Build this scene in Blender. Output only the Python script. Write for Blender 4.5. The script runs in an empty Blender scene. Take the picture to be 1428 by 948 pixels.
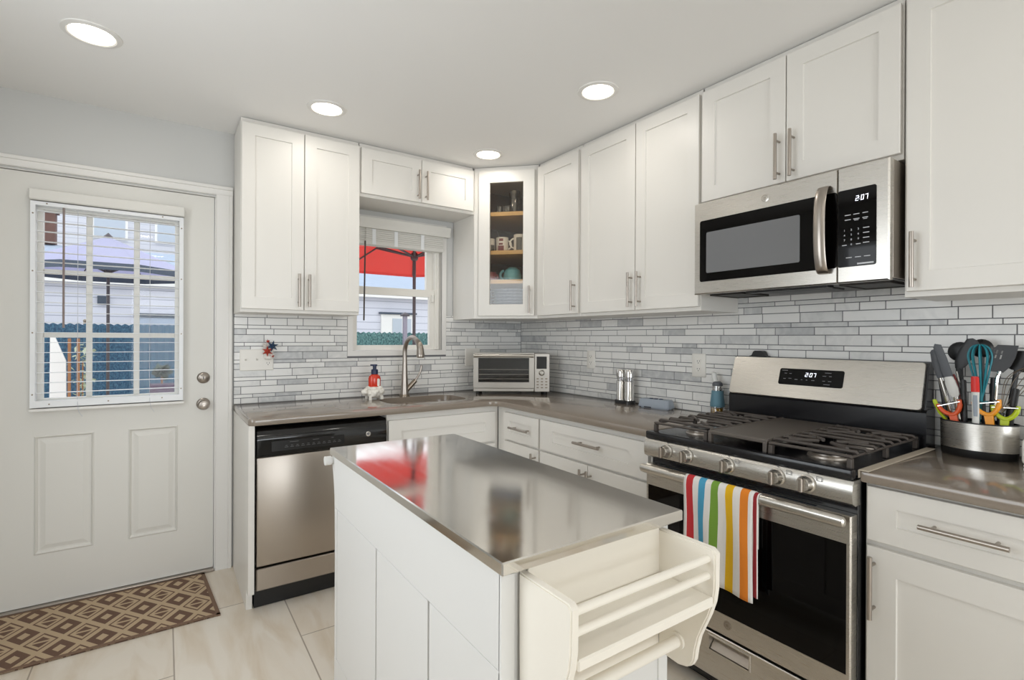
import bpy, bmesh, math, random
from mathutils import Vector, Matrix
random.seed(7)
SC = bpy.context.scene
COL = SC.collection
# ------------------------------------------------------------------ camera
def basis(th, roll, pit):
    d = Vector((math.sin(th)*math.cos(pit), math.cos(th)*math.cos(pit), math.sin(pit)))
    r = Vector((math.cos(th), -math.sin(th), 0)); u = r.cross(d)
    return r*math.cos(roll)+u*math.sin(roll), u*math.cos(roll)-r*math.sin(roll), d
cr, cu, cd = basis(0.60105, 0.00455, -0.00118)
cam = bpy.data.cameras.new('camera'); camo = bpy.data.objects.new('camera', cam); COL.objects.link(camo)
camo.matrix_world = Matrix(((cr.x, cu.x, -cd.x, -2.3183), (cr.y, cu.y, -cd.y, -3.2520), (cr.z, cu.z, -cd.z, 1.2940), (0, 0, 0, 1)))
cam.sensor_width = 36; cam.lens = 705.83/1428*36; cam.shift_y = -0.001; cam.clip_start = .02
SC.camera = camo
# ------------------------------------------------------------------ light
SC.view_settings.view_transform = 'Standard'; SC.view_settings.look = 'None'
SC.view_settings.gamma = 1; SC.view_settings.use_curve_mapping = False
SC.view_settings.exposure = 0.13
SC.cycles.use_denoising = True
SC.cycles.max_bounces = 10; SC.cycles.diffuse_bounces = 5; SC.cycles.glossy_bounces = 5
SC.cycles.transparent_max_bounces = 24; SC.cycles.sample_clamp_indirect = 6
W = bpy.data.worlds.new('sky'); SC.world = W; W.use_nodes = True
bg = W.node_tree.nodes['Background']; bg.inputs[0].default_value = (.90, .95, 1.0, 1); bg.inputs[1].default_value = 1.55
def area(name, loc, rot, sx, sy, power, col=(1, 1, 1), shape='RECTANGLE', spread=None, portal=False):
    l = bpy.data.lights.new(name, 'AREA'); l.shape = shape; l.size = sx; l.size_y = sy; l.energy = power; l.color = col
    if spread: l.spread = spread
    if portal: l.cycles.is_portal = True
    o = bpy.data.objects.new(name, l); COL.objects.link(o); o.location = loc; o.rotation_euler = rot
    return o
LAMP_W = 1.15
LAMP_COL = (1.0, .955, .89)
LAMP_SPOTS = [(-2.55, -.768), (-1.654, -.637), (-.661, -.565), (-.669, -1.541), (-2.5, -3.75), (-1.5, -3.6), (-.75, -3.5), (-2.4, -5.4), (-.9, -5.4)]  # first four are visible fixtures; the others are unseen lamps added as fill
# fill lamps added outside unseen, assumed openings in the rear and left walls
area('rear_fill_light', (-1.6, -7.7, 1.12), (math.pi/2, 0, 0), 2.5, 2.1, 78, (.91, .96, 1))
area('side_fill_light', (-3.45, -2.0, 1.45), (0, -math.pi/2, 0), 1.3, 1.5, 15.5, (.91, .96, 1))

# ------------------------------------------------------------------ helpers
def s2l(c):
    return tuple((x/12.92 if x <= .04045 else ((x+.055)/1.055)**2.4) for x in c)
def hexc(h):
    return s2l(tuple(int(h[i:i+2], 16)/255 for i in (0, 2, 4)))
MATS = {}
def mat(name, col, rough=.5, metal=0., bump=0., bscale=40., bstretch=(1, 1, 1), var=0., vscale=8., vstretch=(1, 1, 1), emit=0., spec=.5, coat=0., rvar=0., alpha=None):
    m = bpy.data.materials.new(name); m.use_nodes = True; nt = m.node_tree; b = nt.nodes['Principled BSDF']
    c = hexc(col) if isinstance(col, str) else col
    b.inputs['Base Color'].default_value = (*c, 1); b.inputs['Roughness'].default_value = rough; b.inputs['Metallic'].default_value = metal
    b.inputs['Specular IOR Level'].default_value = spec
    if coat: b.inputs['Coat Weight'].default_value = coat; b.inputs['Coat Roughness'].default_value = .08
    if emit: b.inputs['Emission Color'].default_value = (*c, 1); b.inputs['Emission Strength'].default_value = emit
    N = nt.nodes.new; L = nt.links.new
    tc = N('ShaderNodeTexCoord')
    def noise(scale, st, detail=3):
        mp = N('ShaderNodeMapping'); mp.inputs['Scale'].default_value = st; L(tc.outputs['Object'], mp.inputs[0])
        n = N('ShaderNodeTexNoise'); n.inputs['Scale'].default_value = scale; n.inputs['Detail'].default_value = detail; L(mp.outputs[0], n.inputs['Vector'])
        return n
    if var:
        n = noise(vscale, vstretch); mx = N('ShaderNodeMix'); mx.data_type = 'RGBA'
        mx.inputs[6].default_value = (*[max(0, x*(1-var)) for x in c], 1); mx.inputs[7].default_value = (*[min(1, x*(1+var)) for x in c], 1)
        L(n.outputs['Fac'], mx.inputs[0]); L(mx.outputs[2], b.inputs['Base Color'])
    if rvar:
        n = noise(bscale, bstretch); mr = N('ShaderNodeMapRange'); mr.inputs[1].default_value = .3; mr.inputs[2].default_value = .7
        mr.inputs[3].default_value = max(.02, rough-rvar); mr.inputs[4].default_value = rough+rvar; L(n.outputs['Fac'], mr.inputs[0]); L(mr.outputs[0], b.inputs['Roughness'])
    if bump:
        n = noise(bscale, bstretch); bp = N('ShaderNodeBump'); bp.inputs['Strength'].default_value = bump; bp.inputs['Distance'].default_value = .01
        L(n.outputs['Fac'], bp.inputs['Height']); L(bp.outputs[0], b.inputs['Normal'])
    MATS[name] = m
    return m
def glassmat(name, tint=(1, 1, 1), refl=.08, rough=0.02):
    m = bpy.data.materials.new(name); m.use_nodes = True; nt = m.node_tree; nt.nodes.remove(nt.nodes['Principled BSDF'])
    t = nt.nodes.new('ShaderNodeBsdfTransparent'); t.inputs[0].default_value = (*tint, 1)
    g = nt.nodes.new('ShaderNodeBsdfGlossy'); g.inputs['Roughness'].default_value = rough
    f = nt.nodes.new('ShaderNodeLayerWeight'); f.inputs[0].default_value = .25
    mr = nt.nodes.new('ShaderNodeMapRange'); mr.inputs[3].default_value = refl; mr.inputs[4].default_value = min(1, refl*6)
    mx = nt.nodes.new('ShaderNodeMixShader'); out = nt.nodes['Material Output']
    nt.links.new(f.outputs['Facing'], mr.inputs[0]); nt.links.new(mr.outputs[0], mx.inputs[0])
    nt.links.new(t.outputs[0], mx.inputs[1]); nt.links.new(g.outputs[0], mx.inputs[2]); nt.links.new(mx.outputs[0], out.inputs[0])
    MATS[name] = m
    return m
def BM(): return bmesh.new()
class Fr:
    """local frame: a along the face, b up, c out of the face"""
    def __init__(s, o, ea, eb, ec): s.o, s.ea, s.eb, s.ec = Vector(o), Vector(ea), Vector(eb), Vector(ec)
    def __call__(s, a, b, c=0): return s.o+s.ea*a+s.eb*b+s.ec*c
WORLD = Fr((0, 0, 0), (1, 0, 0), (0, 1, 0), (0, 0, 1))
def backf(y=0): return Fr((0, y, 0), (1, 0, 0), (0, 0, 1), (0, -1, 0))     # a = x, b = z, c = towards the room
def rightf(x=0): return Fr((x, 0, 0), (0, 1, 0), (0, 0, 1), (-1, 0, 0))    # a = y
def box(bm, x0, x1, y0, y1, z0, z1, bev=0, F=WORLD, seg=1):
    vs = [bm.verts.new(F(x, y, z)) for x in (x0, x1) for y in (y0, y1) for z in (z0, z1)]
    fs = [bm.faces.new([vs[i] for i in q]) for q in ((0, 1, 3, 2), (4, 6, 7, 5), (0, 4, 5, 1), (2, 3, 7, 6), (0, 2, 6, 4), (1, 5, 7, 3))]
    if bev:
        es = list({e for f in fs for e in f.edges})
        bmesh.ops.bevel(bm, geom=es, offset=bev, segments=seg, affect='EDGES', profile=.5)
def rings(bm, rs, cap0=True, cap1=True, close=True):
    """loft between closed rings of points"""
    R = [[bm.verts.new(p) for p in r] for r in rs]
    n = len(R[0])
    for A, B in zip(R, R[1:]):
        for i in range(n if close else n-1):
            j = (i+1) % n
            bm.faces.new((A[i], A[j], B[j], B[i]))
    if cap0: bm.faces.new(R[0][::-1])
    if cap1: bm.faces.new(R[-1])
    return R
def rect(F, a0, a1, b0, b1, c): return [F(a0, b0, c), F(a1, b0, c), F(a1, b1, c), F(a0, b1, c)]
def rrect(F, a0, a1, b0, b1, r, c, n=6):
    out = []
    for (ca, cb, s) in ((a1-r, b0+r, -90), (a1-r, b1-r, 0), (a0+r, b1-r, 90), (a0+r, b0+r, 180)):
        for i in range(n+1):
            t = math.radians(s+90*i/n); out.append(F(ca+r*math.cos(t), cb+r*math.sin(t), c))
    return out
def prism(bm, poly, F, c0, c1):
    rings(bm, [[F(a, b, c0) for a, b in poly], [F(a, b, c1) for a, b in poly]])
def circ(c, ax, r, n=20, r2=None, up=None):
    ax = Vector(ax).normalized(); h = Vector(up) if up else (Vector((0, 0, 1)) if abs(ax.z) < .9 else Vector((1, 0, 0)))
    u = ax.cross(h).normalized(); v = ax.cross(u); r2 = r2 or r
    return [Vector(c)+u*(r*math.cos(2*math.pi*i/n))+v*(r2*math.sin(2*math.pi*i/n)) for i in range(n)]
def cyl(bm, p0, p1, r, r1=None, n=20, caps=True):
    p0, p1 = Vector(p0), Vector(p1); r1 = r if r1 is None else r1
    rings(bm, [circ(p0, p1-p0, r, n), circ(p1, p1-p0, r1, n)], caps, caps)
def lathe(bm, prof, c=(0, 0, 0), ax=(0, 0, 1), n=28, sx=1., sy=1., cap0=True, cap1=True):
    c, ax = Vector(c), Vector(ax).normalized()
    rs = []
    for r, h in prof:
        ring = circ(c+ax*h, ax, max(r, 1e-4), n)
        if sx != 1 or sy != 1:
            ring = [Vector((c.x+(p.x-c.x)*sx, c.y+(p.y-c.y)*sy, p.z)) for p in ring]
        rs.append(ring)
    rings(bm, rs, cap0, cap1)
def tube(bm, pts, r, n=10, caps=True):
    P = [Vector(p) for p in pts]; rs = []
    t0 = (P[1]-P[0]).normalized(); h = Vector((0, 0, 1)) if abs(t0.z) < .9 else Vector((1, 0, 0))
    u = t0.cross(h).normalized()
    for i, p in enumerate(P):
        t = (P[min(i+1, len(P)-1)]-P[max(i-1, 0)]).normalized()
        u = (u-t*u.dot(t)).normalized(); v = t.cross(u); rr = r[i] if isinstance(r, (list, tuple)) else r
        rs.append([p+u*(rr*math.cos(2*math.pi*k/n))+v*(rr*math.sin(2*math.pi*k/n)) for k in range(n)])
    rings(bm, rs, caps, caps)
def sphere(bm, c, r, sz=1., seg=16, rg=10, sx=1., sy=1.):
    m = Matrix.Translation(Vector(c)) @ Matrix.Diagonal((sx*r, sy*r, sz*r, 1))
    bmesh.ops.create_uvsphere(bm, u_segments=seg, v_segments=rg, radius=1, matrix=m)
def spline(pts, n=8):
    P = [Vector(p) for p in pts]; out = []
    for i in range(len(P)-1):
        p0, p1, p2, p3 = P[max(i-1, 0)], P[i], P[i+1], P[min(i+2, len(P)-1)]
        for k in range(n):
            t = k/n
            out.append(.5*((2*p1)+(p2-p0)*t+(2*p0-5*p1+4*p2-p3)*t*t+(3*p1-p0-3*p2+p3)*t**3))
    return out+[P[-1]]
def wpos(o):
    v = Vector((0, 0, 0)); q = o
    while q: v = v+q.location; q = q.parent
    return v
def obj(name, bm, m, parent=None, local=False, smooth=True, ang=35):
    bmesh.ops.recalc_face_normals(bm, faces=bm.faces[:])
    if parent is not None and not local:
        bmesh.ops.translate(bm, verts=bm.verts[:], vec=-wpos(parent))
    me = bpy.data.meshes.new(name); bm.to_mesh(me); bm.free()
    if smooth:
        me.shade_smooth(); me.set_sharp_from_angle(angle=math.radians(ang))
    o = bpy.data.objects.new(name, me); COL.objects.link(o)
    for x in (m if isinstance(m, (list, tuple)) else [m]): me.materials.append(MATS[x] if isinstance(x, str) else x)
    if parent is not None: o.parent = parent
    return o
def tag(o, label, cat, group=None):
    o['label'] = label; o['category'] = cat
    if group: o['group'] = group
    return o
def thing(name, label, cat, loc, rotz=0, group=None):
    o = bpy.data.objects.new(name, None); o.empty_display_size = .05; COL.objects.link(o)
    o.location = loc; o.rotation_euler = (0, 0, rotz)
    return tag(o, label, cat, group)
def struct(o, label=None):
    o['kind'] = 'structure'
    if label: o['label'] = label
    return o
def plab(o, label): o['label'] = label; return o
def copy_thing(src, loc, rotz, label):
    r = src.copy(); COL.objects.link(r); r.location = loc; r.rotation_euler = (0, 0, rotz); r['label'] = label
    for ch in src.children:
        c = ch.copy(); COL.objects.link(c); c.parent = r
        for g in ch.children:
            d = g.copy(); COL.objects.link(d); d.parent = c
    return r
def text(bm, s, F, a, b, h, c, ex=.0004, align='CENTER'):
    cu_ = bpy.data.curves.new('t', 'FONT'); cu_.body = s; cu_.size = h*1.4; cu_.align_x = align; cu_.extrude = ex; cu_.resolution_u = 2
    o = bpy.data.objects.new('t', cu_); COL.objects.link(o); bpy.context.view_layer.update()
    me = bpy.data.meshes.new_from_object(o.evaluated_get(bpy.context.evaluated_depsgraph_get()))
    vs = [bm.verts.new(F(a+v.co.x, b+v.co.y, c+v.co.z)) for v in me.vertices]
    for p in me.polygons:
        try: bm.faces.new([vs[i] for i in p.vertices])
        except ValueError: pass
    bpy.data.objects.remove(o); bpy.data.curves.remove(cu_); bpy.data.meshes.remove(me)
SEG = {'0': 'abcdef', '2': 'abged', '7': 'abc'}
def digits(bm, s, F, a, b, h, c, w=None, gap=None, colon=None):
    w = w or h*.55; gap = gap or h*.28; t = h*.085; sl = .12
    for k, ch in enumerate(s):
        x = a+k*(w+gap)+(colon or 0 if k >= 1 else 0)
        def bar(x0, x1, y0, y1):
            q = [(x0+sl*y0, y0), (x1+sl*y0, y0), (x1+sl*y1, y1), (x0+sl*y1, y1)]
            rings(bm, [[F(x+u, b+v, c) for u, v in q], [F(x+u, b+v, c+.0006) for u, v in q]])
        D = {'a': (0, w, h-t, h), 'd': (0, w, 0, t), 'g': (0, w, h/2-t/2, h/2+t/2), 'f': (0, t, h/2, h), 'b': (w-t, w, h/2, h), 'e': (0, t, 0, h/2), 'c': (w-t, w, 0, h/2)}
        for g in SEG[ch]: bar(*D[g])
    if colon:
        x = a+w+gap*.6
        for yy in (h*.25, h*.65):
            rings(bm, [[F(x+u, b+yy+v, c+e) for u, v in ((0, 0), (t, 0), (t, t), (0, t))] for e in (0, .0006)])

# ------------------------------------------------------------------ materials
mat('wall_paint', 'cdcdcb', .85, bump=.02, bscale=300)
mat('ceiling_paint', 'f2f1ef', .9, bump=.02, bscale=300)
mat('cabinet_white', 'e4e1db', .38, bump=.012, bscale=220, var=.012, vscale=3)
mat('trim_white', 'e6e4e0', .42)
mat('door_white', 'dedcd6', .45, bump=.01, bscale=160)
mat('plastic_white', 'ece9e2', .35)
mat('cart_white', 'dddcd9', .42, bump=.01, bscale=200)
mat('cart_cream', 'efe9dd', .45)
mat('counter_quartz', '8a7f73', .13, spec=.6, var=.06, vscale=180, coat=.3)
mat('steel_brushed', 'cbc7c0', .28, 1, bump=.004, bscale=14, bstretch=(1, 1, 60), rvar=.012)
mat('steel_fridge', 'b3aba2', .33, 1, bump=.004, bscale=14, bstretch=(60, 1, 1), rvar=.012)
mat('steel_top', 'dedbd6', .105, 1, bump=.03, bscale=3.5, rvar=.04, bstretch=(3, .6, 1))
_m = MATS['steel_top']; _b = _m.node_tree.nodes['Principled BSDF']; _t = _m.node_tree.nodes.new('ShaderNodeTangent'); _t.direction_type = 'UV_MAP'; _t.uv_map = 'UVMap'
_m.node_tree.links.new(_t.outputs[0], _b.inputs['Tangent']); _b.inputs['Anisotropic'].default_value = .35; _b.inputs['Anisotropic Rotation'].default_value = 0.0
mat('nickel', 'aaa29a', .3, 1)
mat('nickel_dark', '8f8477', .3, 1)
mat('steel_soft', 'c2beb8', .3, 1, bump=.003, bscale=14, bstretch=(1, 1, 60))
mat('steel_dark', '5d5c5b', .4, .8)
mat('chrome', 'd2d0cc', .07, 1)
mat('black_gloss', '0b0b0c', .08, spec=.6)
mat('black_enamel', '17171a', .2)
mat('black_glass', '060505', .04, spec=.22)
mat('black_plastic', '151516', .4)
mat('cast_iron', '4a433e', .55, bump=.05, bscale=300)
mat('griddle_iron', '57504a', .42, bump=.02, bscale=200)
mat('filter_mesh', '3a3733', .5, .6)
mat('screen_grey', '77787a', .12)
mat('gap_beige', 'b5aa9a', .45)
mat('mark_white', 'c9cbd0', .5)
mat('mark_grey', '7d7d80', .5)
mat('led_white', 'f4f6ff', .4, emit=1.6)
mat('lamp_diffuser', 'fff4e2', .5, emit=6.0)
mat('grout', '77777a', .9)
mat('dark_gap', '1d1b1a', .8)
mat('interior_wood', '6d4a30', .5, var=.15, vscale=6, vstretch=(1, 1, .2))
mat('shelf_wood', 'dfb77c', .45, var=.08, vscale=10, vstretch=(1, 6, 1))
mat('grinder_silver', 'd6d2cb', .12, 1)
mat('navy', '24304f', .4)
mat('red_liquid', 'd63a22', .2, spec=.6)
mat('orange_liquid', 'ef8f4a', .2)
mat('wool_white', 'f1ede4', .9, bump=.5, bscale=120)
mat('blue_grey', '9aa3ae', .45)
mat('dark_slot', '2c2f36', .6)
mat('teal_sleeve', '5b8190', .6)
mat('oil', 'c79a1c', .1, spec=.6)
mat('teal_glaze', '6aa9b4', .2, spec=.6, var=.15, vscale=30)
mat('mug_white', 'e8e2d8', .25)
mat('mug_art', '7a2f2c', .4)
mat('mug_art_skin', 'd8b9a0', .4)
mat('mug_art_dark', '5c5648', .4)
mat('red_mug', '9b3a3a', .3)
mat('yellow_cup', 'b9a52c', .35)
mat('plate_blue', 'a3b0cc', .25, var=.35, vscale=40, vstretch=(1, 1, .2))
mat('teal_silicone', '147f8e', .4)
mat('grey_silicone', '55585d', .5)
mat('charcoal_nylon', '2d2e31', .45)
mat('red_silicone', 'd8261f', .4)
mat('white_handle', 'dcdcd8', .4)
mat('amber_plastic', 'ef9b1f', .35)
mat('orange_plastic', 'd9541f', .35)
mat('lime_plastic', 'b9cc1f', .35)
mat('slat_white', 'eceef0', .4)
mat('blind_vinyl', 'dcdad4', .45)
mat('wand_smoke', '8d7f7c', .3)
mat('wand_dark', '4a4340', .35)
mat('red_petal', 'b8402e', .5); mat('blue_petal', '2f4a68', .5); mat('white_petal', 'e3dcd6', .5)
def canvas(name, col):
    m = mat(name, col, .85); nt = m.node_tree; t = nt.nodes.new('ShaderNodeBsdfTranslucent'); t.inputs[0].default_value = (*hexc(col), 1)
    mx = nt.nodes.new('ShaderNodeMixShader'); mx.inputs[0].default_value = .5
    nt.links.new(nt.nodes['Principled BSDF'].outputs[0], mx.inputs[1]); nt.links.new(t.outputs[0], mx.inputs[2]); nt.links.new(mx.outputs[0], nt.nodes['Material Output'].inputs[0])
canvas('red_canvas', 'f0716a'); canvas('pale_canvas', 'd6d6ec')
mat('navy_canvas', '4b5563', .8)
mat('pole_dark', '4a4347', .4); mat('pole_mauve', '8d8794', .4)
mat('stake_wood', '9c6b45', .7)
mat('brick', '6b4f47', .9, var=.3, vscale=12)
mat('concrete', 'b9b4ac', .9, var=.08)
mat('roof_grey', 'a7b4c6', .9, var=.1, vscale=6)
mat('trim_bright', 'f2f0ec', .7)
mat('window_dark', 'b9c2cc', .2)
mat('planter_plum', '5d4a5f', .6); mat('leaf_dark', '3f4a3c', .7); mat('leaf_pale', 'b9c3a8', .7)
glassmat('pane_glass', (1, 1, 1), .012); glassmat('cabinet_glass', (.92, .90, .86), .05); glassmat('clear_glass', (.93, .93, .92), .18); glassmat('oven_glass', (.8, .8, .8), .05)
def siding(name, col, line, pitch):
    m = mat(name, col, .8); nt = m.node_tree; b = nt.nodes['Principled BSDF']; c = hexc(col)
    tc = nt.nodes.new('ShaderNodeTexCoord'); sp = nt.nodes.new('ShaderNodeSeparateXYZ'); nt.links.new(tc.outputs['Object'], sp.inputs[0])
    f = nt.nodes.new('ShaderNodeMath'); f.operation = 'MULTIPLY'; f.inputs[1].default_value = 1/pitch; nt.links.new(sp.outputs['Z'], f.inputs[0])
    g = nt.nodes.new('ShaderNodeMath'); g.operation = 'FRACT'; nt.links.new(f.outputs[0], g.inputs[0])
    bp = nt.nodes.new('ShaderNodeBump'); bp.inputs['Strength'].default_value = .8; bp.inputs['Distance'].default_value = .02
    nt.links.new(g.outputs[0], bp.inputs['Height']); nt.links.new(bp.outputs[0], b.inputs['Normal'])
    cm = nt.nodes.new('ShaderNodeMath'); cm.operation = 'LESS_THAN'; cm.inputs[1].default_value = .09; nt.links.new(g.outputs[0], cm.inputs[0])
    mx = nt.nodes.new('ShaderNodeMix'); mx.data_type = 'RGBA'; mx.inputs[6].default_value = (*c, 1); mx.inputs[7].default_value = (*hexc(line), 1)
    nt.links.new(cm.outputs[0], mx.inputs[0]); nt.links.new(mx.outputs[2], b.inputs['Base Color'])
siding('siding_white', 'dfe0ea', 'b3b5c2', .19)
siding('siding_far', 'd9d9de', 'b9bac2', .16)
def fence_mat(name, c1, c2):
    m = mat(name, c1, .6); nt = m.node_tree; b = nt.nodes['Principled BSDF']
    tc = nt.nodes.new('ShaderNodeTexCoord'); mp = nt.nodes.new('ShaderNodeMapping'); mp.inputs['Scale'].default_value = (14, 1, 9); nt.links.new(tc.outputs['Object'], mp.inputs[0])
    n = nt.nodes.new('ShaderNodeTexNoise'); n.inputs['Scale'].default_value = 3.; n.inputs['Detail'].default_value = 4; nt.links.new(mp.outputs[0], n.inputs['Vector'])
    r = nt.nodes.new('ShaderNodeValToRGB'); r.color_ramp.elements[0].position = .38; r.color_ramp.elements[1].position = .66
    r.color_ramp.elements[0].color = (*hexc(c1), 1); r.color_ramp.elements[1].color = (*hexc(c2), 1)
    nt.links.new(n.outputs['Fac'], r.inputs[0]); nt.links.new(r.outputs[0], b.inputs['Base Color'])
fence_mat('fence_blue', '17405f', '447088')
fence_mat('fence_green', '1d4c50', '6f9c98')
# floor tiles
m = mat('floor_tile', 'd8cdbf', .38, bump=.01, bscale=60); nt = m.node_tree; b = nt.nodes['Principled BSDF']
tc = nt.nodes.new('ShaderNodeTexCoord'); mp = nt.nodes.new('ShaderNodeMapping'); mp.inputs['Rotation'].default_value = (0, 0, math.pi/2)
mp.inputs['Location'].default_value = (0.42, 0, 0)
nt.links.new(tc.outputs['Object'], mp.inputs[0])
br = nt.nodes.new('ShaderNodeTexBrick'); br.offset = .5; br.inputs['Scale'].default_value = 1; br.inputs['Brick Width'].default_value = .90; br.inputs['Row Height'].default_value = .457
br.inputs['Mortar Size'].default_value = .0028; br.inputs['Mortar Smooth'].default_value = .1; br.inputs['Bias'].default_value = 0
br.inputs['Color1'].default_value = (*hexc('e7dfd3'), 1); br.inputs['Color2'].default_value = (*hexc('dfd5c7'), 1); br.inputs['Mortar'].default_value = (*hexc('a89d8f'), 1)
nt.links.new(mp.outputs[0], br.inputs['Vector'])
mp2 = nt.nodes.new('ShaderNodeMapping'); mp2.inputs['Scale'].default_value = (4, .8, 1); nt.links.new(tc.outputs['Object'], mp2.inputs[0])
nz = nt.nodes.new('ShaderNodeTexNoise'); nz.inputs['Scale'].default_value = 2.4; nz.inputs['Detail'].default_value = 7; nz.inputs['Distortion'].default_value = .8; nt.links.new(mp2.outputs[0], nz.inputs['Vector'])
mx = nt.nodes.new('ShaderNodeMix'); mx.data_type = 'RGBA'; mx.blend_type = 'MULTIPLY'; mx.inputs[0].default_value = 1
rp = nt.nodes.new('ShaderNodeValToRGB'); rp.color_ramp.elements[0].position = .35; rp.color_ramp.elements[1].position = .6
rp.color_ramp.elements[0].color = (*hexc('efe8de'), 1); rp.color_ramp.elements[1].color = (1, 1, 1, 1)
nt.links.new(nz.outputs['Fac'], rp.inputs[0]); nt.links.new(br.outputs['Color'], mx.inputs[6]); nt.links.new(rp.outputs[0], mx.inputs[7]); nt.links.new(mx.outputs[2], b.inputs['Base Color'])
# marble tile (tone per tile from a face attribute)
m = mat('marble_tile', 'c8c8c6', .28, spec=.5); nt = m.node_tree; b = nt.nodes['Principled BSDF']
at_ = nt.nodes.new('ShaderNodeAttribute'); at_.attribute_name = 'tone'
tc = nt.nodes.new('ShaderNodeTexCoord'); mp = nt.nodes.new('ShaderNodeMapping'); mp.inputs['Rotation'].default_value = (.6, .5, .4); nt.links.new(tc.outputs['Object'], mp.inputs[0])
ad = nt.nodes.new('ShaderNodeVectorMath'); ad.operation = 'ADD'; nt.links.new(mp.outputs[0], ad.inputs[0]); nt.links.new(at_.outputs['Color'], ad.inputs[1])
nz = nt.nodes.new('ShaderNodeTexNoise'); nz.inputs['Scale'].default_value = 14; nz.inputs['Detail'].default_value = 6; nz.inputs['Distortion'].default_value = 1.6; nt.links.new(ad.outputs[0], nz.inputs['Vector'])
sm = nt.nodes.new('ShaderNodeMath'); sm.operation = 'MULTIPLY_ADD'; sm.inputs[1].default_value = .75
nt.links.new(nz.outputs['Fac'], sm.inputs[0]); nt.links.new(at_.outputs['Fac'], sm.inputs[2])
rp = nt.nodes.new('ShaderNodeValToRGB'); e = rp.color_ramp.elements
e[0].position = .3; e[0].color = (*hexc('b9babb'), 1); e[1].position = .62; e[1].color = (*hexc('d6d6d4'), 1); x = e.new(1.0); x.color = (*hexc('ebeae7'), 1)
nt.links.new(sm.outputs[0], rp.inputs[0]); nt.links.new(rp.outputs[0], b.inputs['Base Color'])
# towel stripes (across the towel, object y)
m = mat('towel_cloth', 'eeeae4', .95, bump=.3, bscale=500); nt = m.node_tree; b = nt.nodes['Principled BSDF']
tc = nt.nodes.new('ShaderNodeTexCoord'); uvn = nt.nodes.new('ShaderNodeSeparateXYZ'); nt.links.new(tc.outputs['UV'], uvn.inputs[0])
rp = nt.nodes.new('ShaderNodeValToRGB'); rp.color_ramp.interpolation = 'CONSTANT'; cw = 'efece8'
st = [(0, cw), (.037, 'c9363a'), (.135, cw), (.22, '4fa6cc'), (.315, cw), (.396, '7aa33f'), (.495, cw), (.59, 'eebb1c'), (.69, cw), (.785, 'ee8a2a'), (.885, cw), (.945, '9e2b33'), (.985, cw)]
rp.color_ramp.elements[0].position = 0; rp.color_ramp.elements[0].color = (*hexc(cw), 1)
rp.color_ramp.elements.remove(rp.color_ramp.elements[1])
for p, c in st[1:]:
    q = rp.color_ramp.elements.new(p); q.color = (*hexc(c), 1)
nt.links.new(uvn.outputs['X'], rp.inputs[0]); nt.links.new(rp.outputs[0], b.inputs['Base Color'])
# door mat: diamonds
m = mat('mat_weave', '8a6b52', .95, bump=.25, bscale=400); nt = m.node_tree; b = nt.nodes['Principled BSDF']
N = nt.nodes.new; L = nt.links.new
def MA(op, a, bb=None):
    n = N('ShaderNodeMath'); n.operation = op
    for i, v in enumerate((a, bb)):
        if v is None: continue
        if isinstance(v, (int, float)): n.inputs[i].default_value = v
        else: L(v, n.inputs[i])
    return n.outputs[0]
tc = N('ShaderNodeTexCoord'); sp = N('ShaderNodeSeparateXYZ'); L(tc.outputs['UV'], sp.inputs[0])
px_ = MA('MULTIPLY', sp.outputs['X'], 1/.139); py_ = MA('MULTIPLY', sp.outputs['Y'], 1/.19)
u_ = MA('ADD', px_, py_); v_ = MA('SUBTRACT', px_, py_)
fu = MA('FRACT', u_); fv = MA('FRACT', v_)
du = MA('ABSOLUTE', MA('SUBTRACT', fu, .5)); dv = MA('ABSOLUTE', MA('SUBTRACT', fv, .5))
dm = MA('MAXIMUM', du, dv)
par = MA('FRACT', MA('MULTIPLY', MA('ADD', MA('FLOOR', u_), MA('FLOOR', v_)), .5))           # alternate diamonds
solid = MA('MULTIPLY', MA('LESS_THAN', dm, .39), MA('GREATER_THAN', dm, .16))
ring1 = MA('MULTIPLY', MA('LESS_THAN', dm, .41), MA('GREATER_THAN', dm, .345))
core = MA('MULTIPLY', MA('LESS_THAN', dm, .24), MA('GREATER_THAN', MA('ABSOLUTE', MA('SUBTRACT', fu, fv)), .07))
alt = MA('MAXIMUM', ring1, core)
isodd = MA('GREATER_THAN', par, .25)
dk = MA('ADD', MA('MULTIPLY', isodd, alt), MA('MULTIPLY', MA('SUBTRACT', 1., isodd), solid))
mx = N('ShaderNodeMix'); mx.data_type = 'RGBA'; mx.inputs[6].default_value = (*hexc('c0a98b'), 1); mx.inputs[7].default_value = (*hexc('6e5445'), 1)
L(dk, mx.inputs[0]); L(mx.outputs[2], b.inputs['Base Color'])
mat('mat_border', '7b6250', .9)

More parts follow.
